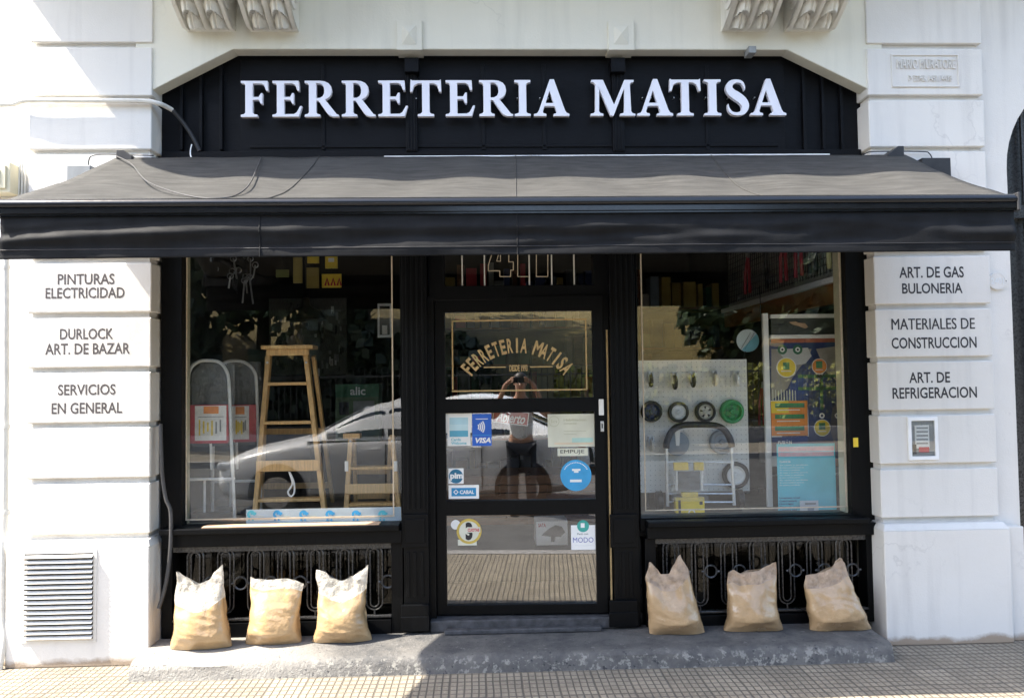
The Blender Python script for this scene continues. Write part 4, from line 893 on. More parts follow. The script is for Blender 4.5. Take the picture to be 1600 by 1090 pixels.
# printed strip along the foot of the left glass
b = MB(); ys = .1755; b.rbox(384.5, 793.5, 627, 819, ys, ys+.002, mat('pale blue strip', (.62, .72, .78), .5, var=.05))
for k, u in enumerate((392.5, 433, 474, 515, 556, 597.5)):
    c, r = cpx(u, 803, 6.4, ys); m_ = TEAL if k in (0, 5) else SKYB
    b.ring(c, r*.42, r, ys-.0016, ys-.0006, m_, 18, -.4, 4.4); b.rbox(u-1, 800, u+8, 803.5, ys-.0024, ys-.0018, m_); b.rbox(u-5, 810, u-2, 813, ys-.0016, ys-.0006, m_); b.rbox(u+1, 810, u+4, 813, ys-.0016, ys-.0006, m_)
    b.rbox(u+9, 805.5, u+20, 806.4, ys-.0016, ys-.0006, CREAMP)
tag(b.build('printed_strip'), 'long pale strip printed with a row of blue round marks', 'strip')
# back of the shop: peg wall, lamp, hanging stock
PEGD = mat('grimy peg wall', (.10, .105, .095), .7, var=.4, vs=14, streak=(14, 2, 2))
b = MB(); b.rbox(420, 466, 541, 585, 2.6, 2.63, PEGD)
for k in range(60):
    u, v = 424+random.random()*112, 472+random.random()*104; h_ = random.uniform(4, 14); b.rbox(u, v, u+random.uniform(1.5, 4), v+h_, 2.575, 2.599, random.choice((BLACKP, GREY, BLACKP, STEEL)))
tag(b.build('peg_wall'), 'dim grey peg wall hung with small tools behind the tall ladder', 'pegboard')
LAMPM = mat('old dark lamp metal', (.10, .095, .07), .35, metal=.5)
b = MB(); c = P(478, 500, 2.2); b.lathe(c, [(.17, 0), (.165, .015), (.11, .09), (.04, .13), (.03, .19), (.012, .20)], LAMPM, 'z', 24); b.tube([c+Vector((0, 0, .2)), c+Vector((0, 0, 1.2))], .006, BLACKP, 6)
tag(b.build('pendant_lamp', smooth=True), 'dark dome pendant lamp hanging before the peg wall', 'lamp')
for i, (u0, v0, u1, v1, m_, lb) in enumerate(((480, 400, 498, 411, YELLOW, 'small yellow packet touching the valance, left of the paler one'), (508, 400, 527, 419, YELLOW, 'yellow packet with white label high behind the left glass'), (479, 418, 498, 450, mat('ochre print', (.35, .25, .05), .5), 'tall dull ochre packet hanging in the left window'),
    (503, 428, 533, 449, YELLOW, 'wide yellow packet of red handled pliers in the left window'), (431, 421, 451, 433, mat('olive card', (.22, .24, .06), .6), 'flat olive packet hanging in the left window'), (458, 402, 472, 442, mat('brass fittings', (.5, .38, .12), .35, metal=.6), 'narrow brass fitting set hanging behind the left glass'), (317, 404, 352, 412, mat('pale green card', (.42, .48, .30), .6), 'pale green card at the top left of the left window'))):
    b = MB(); yy = 1.6; b.rbox(u0, v0, u1, v1, yy, yy+.02, m_)
    if i == 3:
        for k in range(3): a0 = u0+5+k*9.5; b.tube([P(a0, v1-3, yy-.004), P(a0+3, v0+7, yy-.004), P(a0+6, v1-3, yy-.004)], .008, RED, 6)
    if i == 1: b.rbox(u0+5, v0+3, u1-5, v0+9, yy-.003, yy-.0005, PAPER)
    b.tube([P((u0+u1)/2, v0, yy+.01), P((u0+u1)/2, v0, yy+.01)+Vector((0, 0, .5))], .003, BLACKP, 5)
    tag(b.build('hanging_packet'), lb, 'packet', 'packets hanging behind the left glass')
for k in range(26):
    u = 297+random.random()*105; v = 400+random.random()*45; yy = 1.3+random.random()*.5; b = MB(); l_ = random.uniform(14, 42); t_ = random.uniform(-6, 6)
    b.tube([P(u, v, yy), P(u+t_, v+l_, yy)], .007, STEEL if k % 3 else BLACKP, 7); c = P(u, v, yy); b.tube([(c.x+.022*math.cos(a), yy, c.z+.022*math.sin(a)) for a in [2*math.pi*q/12 for q in range(12)]], .005, STEEL, 6, closed=True)
    b.tube([c+Vector((0, 0, .022)), c+Vector((0, 0, .7))], .0025, BLACKP, 4)
    tag(b.build('hanging_tool'), 'small metal tool in the dark cluster hanging at the upper left window', 'tool', 'hanging tools in the left window')
b = MB(); b.rbox(524, 600, 592, 690, 1.75, 1.95, mat('green carton', (.10, .16, .09), .6)); b.rbox(524, 600, 592, 620, 1.745, 1.7495, DGREEN); b.rtext('alic', 547, 604, 571, 617, 1.7445, PAPER, .02); b.rbox(530, 628, 545, 648, 1.745, 1.7495, DARKF); b.rbox(552, 626, 585, 655, 1.745, 1.7495, GREY)
tag(b.build('stock_carton'), 'green and grey carton with pale lettering beside the ladders', 'box')
b = MB(); b.rbox(590, 474, 612, 527, 2.2, 2.23, ALU); b.rbox(593, 478, 609, 523, 2.195, 2.1995, DARKF); b.rbox(597, 508, 605, 522, 2.19, 2.1945, PAPER); tag(b.build('framed_card'), 'small grey framed card near the right edge of the left window', 'frame')
# stock shelves in the gloom
def shelf(label, u0, u1, v0, v1, Y, n, per):
    x0, x1, z0, z1 = rect(u0, v0, u1, v1, Y); r_ = thing('stock_shelf', label, 'shelf', ((x0+x1)/2, Y, .15)); b = MB()
    b.box(x0, x0+.03, Y, Y+.35, .15, z1, DWOOD); b.box(x1-.03, x1, Y, Y+.35, .15, z1, DWOOD)
    for k in range(n): z = z0+(z1-z0)*k/n; b.box(x0+.031, x1-.031, Y, Y+.35, z, z+.02, DWOOD)
    b.build('frame', r_); st_ = MB()
    for k in range(n):
        z = z0+(z1-z0)*k/n+.021; x = x0+.05
        while x < x1-.12:
            w = random.uniform(.05, .13); h_ = random.uniform(.08, (z1-z0)/n-.06); st_.box(x, x+w, Y+.04+random.random()*.05, Y+.3, z, z+h_, random.choice((GREY, NAVY, DGREEN, BGREY, DARKF, MATS['ochre print'], RED, TAUPE, DWOOD))); x += w+random.uniform(.004, .04)
    o = st_.build('boxed_stock', r_); o['kind'] = 'stuff'
shelf('dark stock shelves at the back of the shop, left side', 270, 420, 420, 790, 3.2, 6, 9)
shelf('dark stock shelves at the back of the shop, behind the door', 660, 960, 400, 745, 3.9, 6, 14)
shelf('dark stock shelves at the back of the shop, right side', 1000, 1180, 420, 800, 3.3, 6, 9)

# ================================================================== right window display
PEGW = mat('white peg board', (.78, .78, .74), .5, var=.05, vs=9)
b = MB(); Yg = .50; x0, x1, z0, z1 = rect(996, 562, 1169, 768, Yg); b.box(x0, x1, Yg, Yg+.012, z0, z1, PEGW)
for i in range(23):
    for j in range(27):
        x, z = x0+(x1-x0)*(i+.5)/23, z0+(z1-z0)*(j+.5)/27; s = .0024; b.add([(x-s, Yg-.0007, z-s), (x+s, Yg-.0007, z-s), (x+s, Yg-.0007, z+s), (x-s, Yg-.0007, z+s)], [(0, 1, 2, 3)], GREY)
b.box(x0+.05, x0+.07, Yg+.013, Yg+.05, FZR+.003, z0+.1, DARKROOM); b.box(x1-.07, x1-.05, Yg+.013, Yg+.05, FZR+.003, z0+.1, DARKROOM)
tag(b.build('peg_board'), 'pale perforated peg board carrying castors and wheels', 'pegboard')
def wheel(label, u, v, r_px, tyre, hub, spokes=0, Y=Yg-.03, grp='wheels on the peg board', spoke_m=None):
    c = P(u, v, Y); r = P(u+r_px, v, Y).x-c.x; root = thing('display_wheel', label, 'wheel', tuple(c), grp)
    b = MB(); b.lathe(c, [(r*.72, .024), (r*.9, .024), (r, .014), (r, -.012), (r*.92, -.022), (r*.74, -.022), (r*.72, -.016)], tyre, 'y', 32, False); b.build('tyre', root, smooth=True)
    b = MB(); b.lathe(c, [(r*.71, .02), (r*.71, -.012), (r*.62, -.016), (r*.56, -.006), (r*.24, -.008), (r*.2, -.026), (r*.09, -.026), (r*.08, -.02)], hub, 'y', 32)
    for k in range(spokes):
        a = 2*math.pi*k/spokes+.4; d = Vector((math.cos(a), 0, math.sin(a)))
        q = Vector((-d.z, 0, d.x)); cc = c+d*r*.42+Vector((0, -.009, 0))
        b.prism([((cc+d*i*r*.12+q*j*r*.1).x, (cc+d*i*r*.12+q*j*r*.1).z) for i, j in ((-1, -.5), (-1, .5), (1, 1.1), (1, -1.1))], cc.y-.002, cc.y+.004, spoke_m or BLACKP)
    b.build('rim', root, smooth=True)
wheel('dark navy wheel at the left of the wheel row', 1018, 642.5, 16.5, BLACKP, NAVY, 5)
wheel('black tyred wheel with a white metal disc', 1060, 643.5, 16, BLACKP, WHITEP, 0)
wheel('black tyred wheel with five cream spokes', 1102, 643, 16, BLACKP, SILVER, 5)
wheel('green spoked wheel at the right of the wheel row', 1143.5, 642.5, 18.5, GREEN, GREEN, 5, spoke_m=DGREEN)
wheel('large blue grey solid wheel on the lower peg board', 1127.5, 690, 19, BGREY, BGREY, 0)
wheel('black tyred wheel with a pale rim, lowest on the peg board', 1149.5, 742, 20.5, BLACKP, WHITEP, 0)
def castor(label, u, v, s, m_w, plate, ang=0):
    Y = Yg-.05; c = P(u, v, Y); k = s*.0060; root = thing('castor', label, 'castor', tuple(c), 'castors on the peg board'); r = k*.78
    b = MB(); b.lathe((c.x-.009, c.y, c.z-.012), [(r*.4, 0), (r*.92, 0), (r, .004), (r, .014), (r*.92, .018), (r*.4, .018)], m_w, 'x', 26) if plate != 'front' else b.lathe((c.x, c.y-.01, c.z-.012), [(r*.35, 0), (r*.9, 0), (r, .005), (r, .016), (r*.9, .02)], m_w, 'y', 26); b.build('wheel', root, smooth=True)
    b = MB(); dz = c.z-.012
    if plate == 'front':
        b.prism([(c.x-.02, dz+r*1.5), (c.x+.02, dz+r*1.5), (c.x+.011, dz-.012), (c.x-.011, dz-.012)], c.y-.016, c.y-.0125, m_w if 0 else ALU)
    else:
        for sx in (-1, 1): b.prism([(c.y-.014, dz-.01), (c.y+.014, dz-.01), (c.y+.045, dz+r+.012), (c.y+.0, dz+r+.018)], c.x+sx*.0135-.0015, c.x+sx*.0135+.0015, STEEL, 'yz')
    b.build('fork', root, bevel=.001)
    b = MB()
    if plate == 'diamond':
        q = .042; b.prism([(c.x, c.z+.02+q), (c.x+q, c.z+.02), (c.x, c.z+.02-q), (c.x-q, c.z+.02)], Yg-.006, Yg-.001, ALU)
    else: b.box(c.x-.026, c.x+.026, Yg-.006, Yg-.001, c.z+.006, c.z+.052, STEEL)
    b.tube([(c.x, Yg-.006, c.z+.022), (c.x, Yg-.03, c.z+.022)], .012, STEEL, 10); b.build('mounting_plate', root, bevel=.001)
castor('first black castor at the left of the castor row', 1017, 592, 9, BLACKP, 'flat')
castor('castor on a white diamond shaped plate', 1054.5, 594, 10.5, BLACKP, 'diamond')
castor('silver and black castor in the middle of the row', 1083, 592, 9.5, BLACKP, 'flat')
castor('castor with a cream tyre seen edge on', 1117, 590, 9.5, SILVER, 'flat')
castor('castor with a white tyre at the right of the row', 1151, 591, 9.5, WHITEP, 'flat')
castor('small castor low at the left of the peg board', 1018, 692, 9, SILVER, 'flat')
castor('grey plate castor with a broad flat fork under the arched handle', 1058, 690, 17, BGREY, 'front')
# hand truck
Yt_ = .34; root = thing('hand_truck', 'folding hand truck with black arched handle and aluminium legs', 'hand truck', (px(1092, Yt_), Yt_, FZR))
b = MB(); b.tube(catmull([P(u, v, Yt_) for u, v in ((1041, 700), (1042, 690), (1050, 673), (1064, 664.5), (1092, 663), (1120, 665), (1134, 674), (1142, 690), (1143.5, 698))], 6), .021, BLACKP, 12); b.build('handle', root, smooth=True)
for u0, u1 in ((1041, 1043.5), (1143, 1147.5)):
    b = MB(); p = P(u0, 699, Yt_); q = P(u1, 803, Yt_); q.z = FZR+.035; b.tube([p, q], .0115, ALU, 12); b.build('leg', root, smooth=True)
for v in (722, 757, 771, 784):
    b = MB(); b.tube([P(1043, v, Yt_), P(1145, v, Yt_)], .007, STEEL if v > 722 else ALU, 8); b.build('crossbar', root, smooth=True)
b = MB(); x0, x1 = px(1036, Yt_), px(1152, Yt_); b.box(x0, x1, Yt_-.04, Yt_+.02, FZR+.006, FZR+.018, BLACKP); b.build('toe_plate', root, bevel=.004)
for u in (1030, 1156):
    b = MB(); c = P(u, 790, Yt_+.07); b.lathe((c.x-.018, c.y, FZR+.065), [(.02, 0), (.058, 0), (.06, .006), (.06, .03), (.058, .036), (.02, .036)], BLACKP, 'x', 24); b.build('wheel', root, smooth=True)
# wrapped yellow pack
root = thing('wrapped_pack', 'yellow boxed tool pack in crinkled clear wrap before the hand truck', 'packet', (px(1078, .29), .29, FZR+.003))
b = MB(); x0, x1, z0, z1 = rect(1056, 777, 1101, 808, .26); b.box(x0, x1, .26, .31, FZR+.004, z1, YELLOW); b.rbox(1066, 769, 1091, 776.5, .26, .30, YELLOW); b.rbox(1060, 781, 1064, 803, .2585, .2598, BLACKP); b.rbox(1093, 783, 1098, 788, .2585, .2598, BLACKP)
cc, rr = cpx(1081, 801, 5.5, .259); b.ring(cc, rr*.7, rr, .2582, .2597, PAPER, 16, 0, 3.14); b.build('carton', root, bevel=.002)
b = MB()
for u0, u1 in ((1053, 1076), (1085, 1100)): b.rbox(u0, 722, u1, 734.5, .275, .305, YELLOW)
b.build('clamp', root, bevel=.004)
b = MB()
for u in (1057, 1097): b.tube([P(u, 735, .29), P(u, 766, .29)], .008, WHITEP, 8)
b.rbox(1060, 736, 1094, 766, .288, .30, DARKF); b.build('blade_holder', root)
WRAP = film('crinkled clear wrap', (.62, .62, .6), .22)
def wrapf(a, t):
    x0, x1, z0, z1 = rect(1049, 714, 1106, 777, .27); s = 2*a-1; X = (x0+x1)/2+(x1-x0)/2*s*(1-.12*t*t)
    return (X, .268-.03*(1-s*s)+.012*noise.noise(Vector((a*10, t*8, 3))), z0-.02+(z1-z0+.02)*t-.03*abs(s)**4*t)
b = MB(); b.grid(wrapf, 24, 24, WRAP); b.build('wrap', root, smooth=True)
# display rack with posters
Yr = .42; root = thing('display_rack', 'white framed display rack with an orange and navy pipe fitting poster', 'display rack', (px(1258, Yr), Yr, FZR))
for u0, u1 in ((1196, 1204.5), (1313, 1321)):
    b = MB(); x0, x1, z0, z1 = rect(u0, 489, u1, 806, Yr); b.box(x0, x1, Yr, Yr+.03, FZR+.004, z1, WHITEP); b.build('upright', root, bevel=.003)
b = MB(); b.rbox(1204.7, 490.5, 1312.8, 496.5, Yr, Yr+.03, WHITEP); b.rbox(1204.7, 522.5, 1312.8, 528.5, Yr, Yr+.03, WHITEP); b.rbox(1204.7, 740, 1312.8, 742.5, Yr+.02, Yr+.025, STEEL); b.rbox(1204.7, 800, 1312.8, 805, Yr+.01, Yr+.25, DARKF); b.build('crossbar', root, bevel=.002)
HEAD = mat('dark header print', (.05, .055, .05), .4, var=.3)
b = MB(); b.rbox(1204.7, 496.8, 1312.8, 522.2, Yr+.012, Yr+.016, HEAD)
q = [P(u, v, Yr+.01) for u, v in ((1233, 503), (1243, 502), (1247, 504), (1258, 505), (1263, 511), (1258, 513), (1247, 509), (1239, 507))]; b.prism([(p.x, p.z) for p in q], Yr+.0095, Yr+.0115, mat('skin tone print', (.50, .34, .22), .5)); b.build('header_panel', root)
b = MB(); y = Yr+.014
def L(k, u0, v0, u1, v1, m): b.rbox(u0, v0, u1, v1, y-.001*(k+1), y-.001*k-.0002, m)
L(0, 1204.7, 529, 1312.8, 728, NAVY); L(1, 1205, 529, 1312.5, 535, mat('brick print', (.42, .12, .06), .5))
POLY = lambda pts, k, m: b.prism([(P(u, v, y).x, P(u, v, y).z) for u, v in pts], y-.001*(k+1), y-.001*k-.0002, m)
POLY([(1205, 545), (1268, 545), (1262, 562), (1251, 572), (1238, 590), (1230, 607), (1205, 625)], 1, TAUPE); POLY([(1213, 546), (1262, 543), (1268, 556), (1258, 568), (1244, 570), (1225, 560)], 2, mat('pale grey print', (.55, .55, .52), .5))
POLY([(1275, 545), (1312, 540), (1312, 600), (1290, 580)], 1, TAUPE); POLY([(1238, 590), (1262, 588), (1262, 728), (1222, 728), (1222, 640)], 1, mat('deep blue print', (.015, .05, .22), .4))
for q in ((1247, 585, 1312, 590, DGREEN), (1247, 604, 1312, 609, DGREEN), (1281, 585, 1286, 640, DGREEN)): L(2, *q)
FG = mat('fitting green print', (.05, .22, .10), .45)
for (u, v) in ((1222, 546), (1246, 546)): c, r = cpx(u, v, 7.5, y); b.disc(c, r, y-.0042, y-.0032, DGREEN, 20); b.disc(c, r*.5, y-.0052, y-.0044, PAPER, 14); b.disc(c, r*.25, y-.006, y-.0054, BLACKP, 10)
for (u, v, r_, m_) in ((1228.5, 574, 15.5, YELLOW), (1280, 572, 12, ORANGE), (1284.5, 668, 13, YELLOW)):
    c, r = cpx(u, v, r_, y); b.disc(c, r, y-.0034, y-.0024, PAPER, 30); b.disc(c, r*.92, y-.0044, y-.0036, m_, 30); b.rbox(u-5, v-8, u+5, v+3, y-.0054, y-.0046, FG); b.rbox(u-r_*.5, v+5, u+r_*.5, v+6.2, y-.0054, y-.0046, PAPER)
POLY([(1274, 583), (1286, 583), (1281, 598)], 2, PAPER)
L(1, 1205, 625, 1263, 682, PAPER); L(2, 1205, 626.2, 1261.8, 680.5, ORANGE); L(3, 1205, 626.2, 1232, 645, YELLOW)
for v in (633, 650.5, 669): L(4, 1211, v-3.5, 1257, v+3.5, FG); L(5, 1215, v-2.5, 1253, v-.5, GREEN); L(4, 1214, v+6.5, 1250, v+7.8, PAPER)
for k in range(9): u = 1207+k*4.4; L(3, u, 608+(k % 3), u+1.3, 626, CREAMP)
for (u, v) in ((1284, 649), (1308, 649)): c, r = cpx(u, v, 4.2, y); b.ring(c, r*.5, r, y-.0036, y-.0026, PAPER, 16)
POLY([(1300, 640), (1312, 615), (1312, 680), (1303, 690), (1296, 670)], 2, mat('slate print', (.10, .10, .13), .5)); L(1, 1205, 712, 1225, 728, PAPER); L(1, 1303, 716, 1312.5, 728, ORANGE)
ltxt = lambda s, u0, v0, u1, v1, m: b.rtext(s, u0, v0, u1, v1, y-.0062, m, .04)
ltxt('FUSI\u00d3N', 1215.5, 687, 1237, 693, PAPER); b.build('poster', root)
b = MB(); y = .29; b.rbox(1215, 692.5, 1306, 806, y, y+.003, TEAL)
def T(s, u0, v0, u1, v1, m, bd=.02): b.rtext(s, u0, v0, u1, v1, y-.0012, m, bd)
L2 = lambda u0, v0, u1, v1, m: b.rbox(u0, v0, u1, v1, y-.0008, y-.0002, m)
L2(1216, 697, 1303, 704.5, mat('pale pink print', (.66, .52, .54), .6)); L2(1216, 705.5, 1303, 712.5, MATS['pale pink print'])
T('Nafta Cortinas Desinfectante', 1217, 698, 1302, 704, PINKP, .03); T('Hasta Cuidado Ambiental', 1217, 706, 1302, 712, PINKP, .03)
T('Control de', 1218, 719, 1235, 722.5, PAPER)
for k in range(9): v = 725+k*3.9; T('de casas y jardines para todo el hogar'[:20+(k*7) % 14], 1218, v, 1262-(k % 3)*6, v+2.6, PAPER, .0)
for k, s in enumerate(('Limpieza total', 'Control sanitario', 'Hormigas', 'Garantia total', 'Consulte aqui', 'Desinfecciones')): T(s, 1218, 776+k*4.7, 1250-(k % 3)*5, 779+k*4.7, NAVY, .03)
tag(b.build('teal_poster'), 'teal poster with pink headline leaning at the foot of the rack', 'poster')
b = MB(); b.rbox(1250, 781.5, 1279, 806, .27, .272, mat('grey white leaflet', (.5, .55, .58), .6)); b.rbox(1258, 785, 1275, 788, .2685, .2695, GREY); b.rbox(1262, 791, 1272, 802, .2685, .2695, BGREY); tag(b.build('leaflet'), 'small grey leaflet propped before the teal poster', 'leaflet')
b = MB(); Yfan = .55; c, r = cpx(1168.5, 532, 17.5, Yfan); b.disc(c, r, Yfan, Yfan+.004, mat('pale blue fan', (.62, .72, .76), .5), 40)
b.prism([(c[0]+r*.99*math.cos(a), c[1]+r*.99*math.sin(a)) for a in [math.radians(-125+3.6*k) for k in range(46)]], Yfan-.0012, Yfan-.0004, mat('aqua fan print', (.20, .50, .62), .5))
for o_ in (-.2, .15): b.beam((c[0]-r*.45+o_*r, Yfan-.002, c[1]-r*.75), (c[0]+r*.45+o_*r, Yfan-.002, c[1]+r*.7), .001, r*.07, BLACKP, (0, 1, 0))
b.beam((c[0]-.02, Yfan+.002, c[1]-r*.95), (c[0]-.045, Yfan+.002, c[1]-r*2.4), .004, .02, BLACKP, (0, 1, 0)); tag(b.build('round_fan'), 'round pale blue hand fan sign on a dark stick above the peg board', 'fan')
# side wall shelf and grid of tools at the upper right
xs_ = rx1-.03
root = thing('wall_shelf', 'white edged orange shelf running back along the right shop wall', 'shelf', (xs_, 1.5, pz(430, .45, 1310)))
za = P(1312, 432, .35).z; b = MB(); b.box(xs_-.06, xs_+.1, .32, 3.0, za-.02, za+.02, WHITEP); b.build('front_edge', root); b = MB(); b.box(xs_-.03, xs_+.1, .32, 3.0, za-.16, za-.021, mat('orange brown shelf', (.30, .12, .03), .5)); b.build('shelf_board', root)
root = thing('tool_grid', 'black wire grid over the shelf on the right shop wall', 'wire grid', (xs_, 1.5, za+.1)); b = MB()
for k in range(50): yy = .35+k*.052; b.tube([(xs_-.02, yy, za+.06), (xs_-.02, yy, za+.75)], .0032, BLACKP, 5)
for k in range(14): z = za+.07+k*.052; b.tube([(xs_-.026, .35, z), (xs_-.026, 2.95, z)], .0032, BLACKP, 5)
b.build('wires', root); b = MB(); b.box(xs_+.02, xs_+.04, .33, 3.0, za+.03, za+.9, mat('pale back board', (.45, .44, .40), .7)); b.build('back_board', root)
for k, (yy, m_, kind, lb) in enumerate(((.55, mat('clear yellow tube', (.65, .62, .30), .4), 'bar', 'pale yellow tube nearest the glass on the wire grid'), (.80, BLACKP, 'plier', 'black handled cutter second from the glass on the wire grid'), (1.05, RED, 'plier', 'red handled pliers nearest the glass on the wire grid'), (1.35, RED, 'plier', 'red handled pliers second from the glass on the wire grid'), (1.75, BLACKP, 'bar', 'black bar tool in the middle of the wire grid'), (2.2, RED, 'plier', 'red handled pliers farthest back on the wire grid'))):
    b = MB(); x = xs_-.05; z = za+.42
    if kind == 'plier':
        b.tube([(x, yy, z), (x-.01, yy-.05, z-.14), (x-.01, yy-.06, z-.33)], .014, m_, 8); b.tube([(x, yy, z), (x-.01, yy+.05, z-.14), (x-.01, yy+.06, z-.33)], .014, m_, 8); b.lathe((x-.012, yy, z), [(.022, 0), (.022, .024)], STEEL, 'x', 10); b.tube([(x, yy, z), (x, yy, z+.1)], [.02, .006], STEEL, 8)
    else: b.tube([(x, yy, z-.34), (x, yy, z+.05)], [.016, .024], m_, 10); b.tube([(x, yy, z+.05), (x, yy, z+.12)], .008, STEEL, 8)
    tag(b.build('hanging_tool', smooth=True), lb, 'tool', 'tools hanging on the wire grid')
b = MB(); x = px(1190, .9, 640)
for s in (-1, 1): b.tube([P(1191+s*1, 606, .9), P(1190+s*3.2, 630, .9), P(1190+s*3.5, 664, .9)], .009, RED, 8)
b.tube([P(1191, 606, .9), P(1191, 596, .9)], [.012, .004], STEEL, 8); b.tube([P(1191, 596, .92), P(1191, 596, .92)+Vector((0, 0, .7))], .003, BLACKP, 5); tag(b.build('hanging_tool', smooth=True), 'orange red pliers hanging between the peg board and the rack', 'tool')
b = MB(); x0, x1, z0, z1 = rect(1171, 640, 1194, 700, 1.0); b.box(x0-.05, x1, 1.0, 1.3, FZR+.05, z1-.05, DARKF); b.rbox(1176, 656, 1192, 672, .98, .9995, GREY); b.rbox(1187, 690, 1197, 722, .96, .98, WHITEP); b.box(x0-.04, x0, 1.02, 1.06, FZR+.003, FZR+.05, DARKF); b.box(x1-.04, x1-.001, 1.02, 1.06, FZR+.003, FZR+.05, DARKF); tag(b.build('stock_machine', bevel=.01), 'dark grey machine on the platform between peg board and rack', 'machine')
# ================================================================== the street behind the camera (seen mirrored in the glass)
CARW = mat('white car paint', (.78, .78, .77), .18, var=.01, spec=.6)
CGL = mat('tinted car glass', (.012, .014, .016), .05, var=.1, spec=.7)
CHROME = mat('car trim chrome', (.65, .65, .66), .15, metal=.9, var=.03)
TLR = mat('red lamp lens', (.35, .015, .015), .2); HLW = mat('clear lamp lens', (.7, .72, .74), .12)
def make_car(label):
    root = thing('parked_car', label, 'car', (0, 0, 0), 'white cars parked in the street')
    #        x      zlow  zbelt  ztop   halfw  (x: front is negative)
    S = [(-2.22, .32, .52, .56, .55), (-2.12, .24, .62, .68, .74), (-1.85, .20, .74, .82, .84), (-1.35, .19, .86, .93, .875), (-.95, .19, .92, .99, .885), (-.2, .19, .94, 1.0, .89), (.6, .19, .96, 1.02, .89), (1.15, .20, .99, 1.05, .885), (1.6, .22, 1.0, 1.06, .87), (1.95, .26, .98, 1.04, .82), (2.16, .34, .90, .96, .74), (2.24, .42, .80, .84, .62)]
    C = catmull([s[:3] for s in S], 4); C2 = catmull([(s[3], s[4], 0) for s in S], 4); vs = []; K = None
    for a, q in zip(C, C2):
        x, zl, zb = a; zt_, w = q.x, q.y
        half = [(w*.80, zl), (w*.97, zl+.10), (w, zl+(zb-zl)*.55), (w*.985, zb-.04), (w*.95, zb+.01), (w*.80, zt_-.01), (w*.45, zt_+.015), (0, zt_+.025)]
        ring = [(x, -y, z) for y, z in half]+[(x, y, z) for y, z in half[::-1][1:]]; K = len(ring); vs += ring
    b = MB(); n = len(C); b.add(vs, [(i*K+k, i*K+(k+1) % K, (i+1)*K+(k+1) % K, (i+1)*K+k) for i in range(n-1) for k in range(K)]+[tuple(range(K)), tuple((n-1)*K+k for k in range(K))], CARW); b.build('body', root, smooth=True)
    # cabin: windscreen, roof and rear screen as one shell, glass set proud of it
    R = [(-1.02, .99, .70), (-.62, 1.20, .66), (-.22, 1.38, .62), (.25, 1.455, .60), (.75, 1.44, .60), (1.15, 1.36, .60), (1.5, 1.20, .63), (1.82, 1.06, .66)]
    RC = catmull(R, 5); vs = []
    def sec(x, zt_, w): return [(x, -.84, .97), (x, -(w+.84)/2-.02, (zt_+.97)/2+.01), (x, -w, zt_-.03), (x, -w*.6, zt_+.012), (x, 0, zt_+.02), (x, w*.6, zt_+.012), (x, w, zt_-.03), (x, (w+.84)/2+.02, (zt_+.97)/2+.01), (x, .84, .97)]
    for x, z, w in RC: vs += sec(x, z, w)
    b = MB(); n = len(RC); b.add(vs, [(i*9+k, i*9+k+1, (i+1)*9+k+1, (i+1)*9+k) for i in range(n-1) for k in range(8)], CARW); b.build('roof', root, smooth=True)
    def at(x):
        for p, q in zip(RC, RC[1:]):
            if p.x <= x <= q.x: return p.lerp(q, (x-p.x)/(q.x-p.x))
        return RC[-1]
    for s in (-1, 1):
        for xa, xb in ((-.72, .02), (.07, .80), (.84, 1.36)):
            b = MB(); cols = 10; vv = []
            for i in range(cols+1):
                x = xa+(xb-xa)*i/cols; p = at(x); lo, hi = 1.02, max(1.03, p.y-.07-(.02 if i in (0, cols) else 0))
                for z in (lo, hi):
                    f = (z-.97)/max(.05, p.y-.03-.97); yw = .845+(p.z-.845)*min(1, f)+.028*math.sin(math.pi*min(1, f))+.006; vv.append((x, s*yw, z))
            b.add(vv, [(2*i, 2*i+1, 2*i+3, 2*i+2) for i in range(cols)], CGL); b.build('side_window', root, smooth=True)
    for nm, xa, xb in (('windscreen', -.97, -.30), ('rear_window', 1.22, 1.76)):
        b = MB(); vv = []
        for i in range(9):
            p = at(xa+(xb-xa)*i/8)
            for f in (-.9, -.5, 0, .5, .9): vv.append((p.x+(-.012 if nm == 'windscreen' else .012), p.z*f, p.y+.034-.035*abs(f)**3))
        b.add(vv, [(i*5+k, i*5+k+1, (i+1)*5+k+1, (i+1)*5+k) for i in range(8) for k in range(4)], CGL); b.build(nm, root, smooth=True)
    for x in (-1.36, 1.36):
        for s in (-1, 1):
            b = MB(); c = (x, s*.80, .315); b.lathe(c, [(.2, s*.0), (.30, s*.0), (.315, s*.03), (.315, s*.09), (.30, s*.115), (.21, s*.115)], BLACKP, 'y', 28, False); w = b.build('wheel', root, smooth=True)
            b = MB(); b.lathe(c, [(.205, s*.112), (.19, s*.10), (.05, s*.09), (.045, s*.11), (.02, s*.11)], CHROME, 'y', 28)
            for k in range(5):
                a = 2*math.pi*k/5; d = Vector((math.cos(a), 0, math.sin(a))); b.beam(Vector(c)+d*.04+Vector((0, s*.108, 0)), Vector(c)+d*.19+Vector((0, s*.112, 0)), .012, .05, CHROME, (0, 1, 0))
            b.build('rim', w, smooth=True)
            b = MB(); b.ring((x, .315), .318, .375, s*.872-.022, s*.872+.022, BLACKP, 20, -.25, math.pi+.25); b.build('wheel_arch', root)
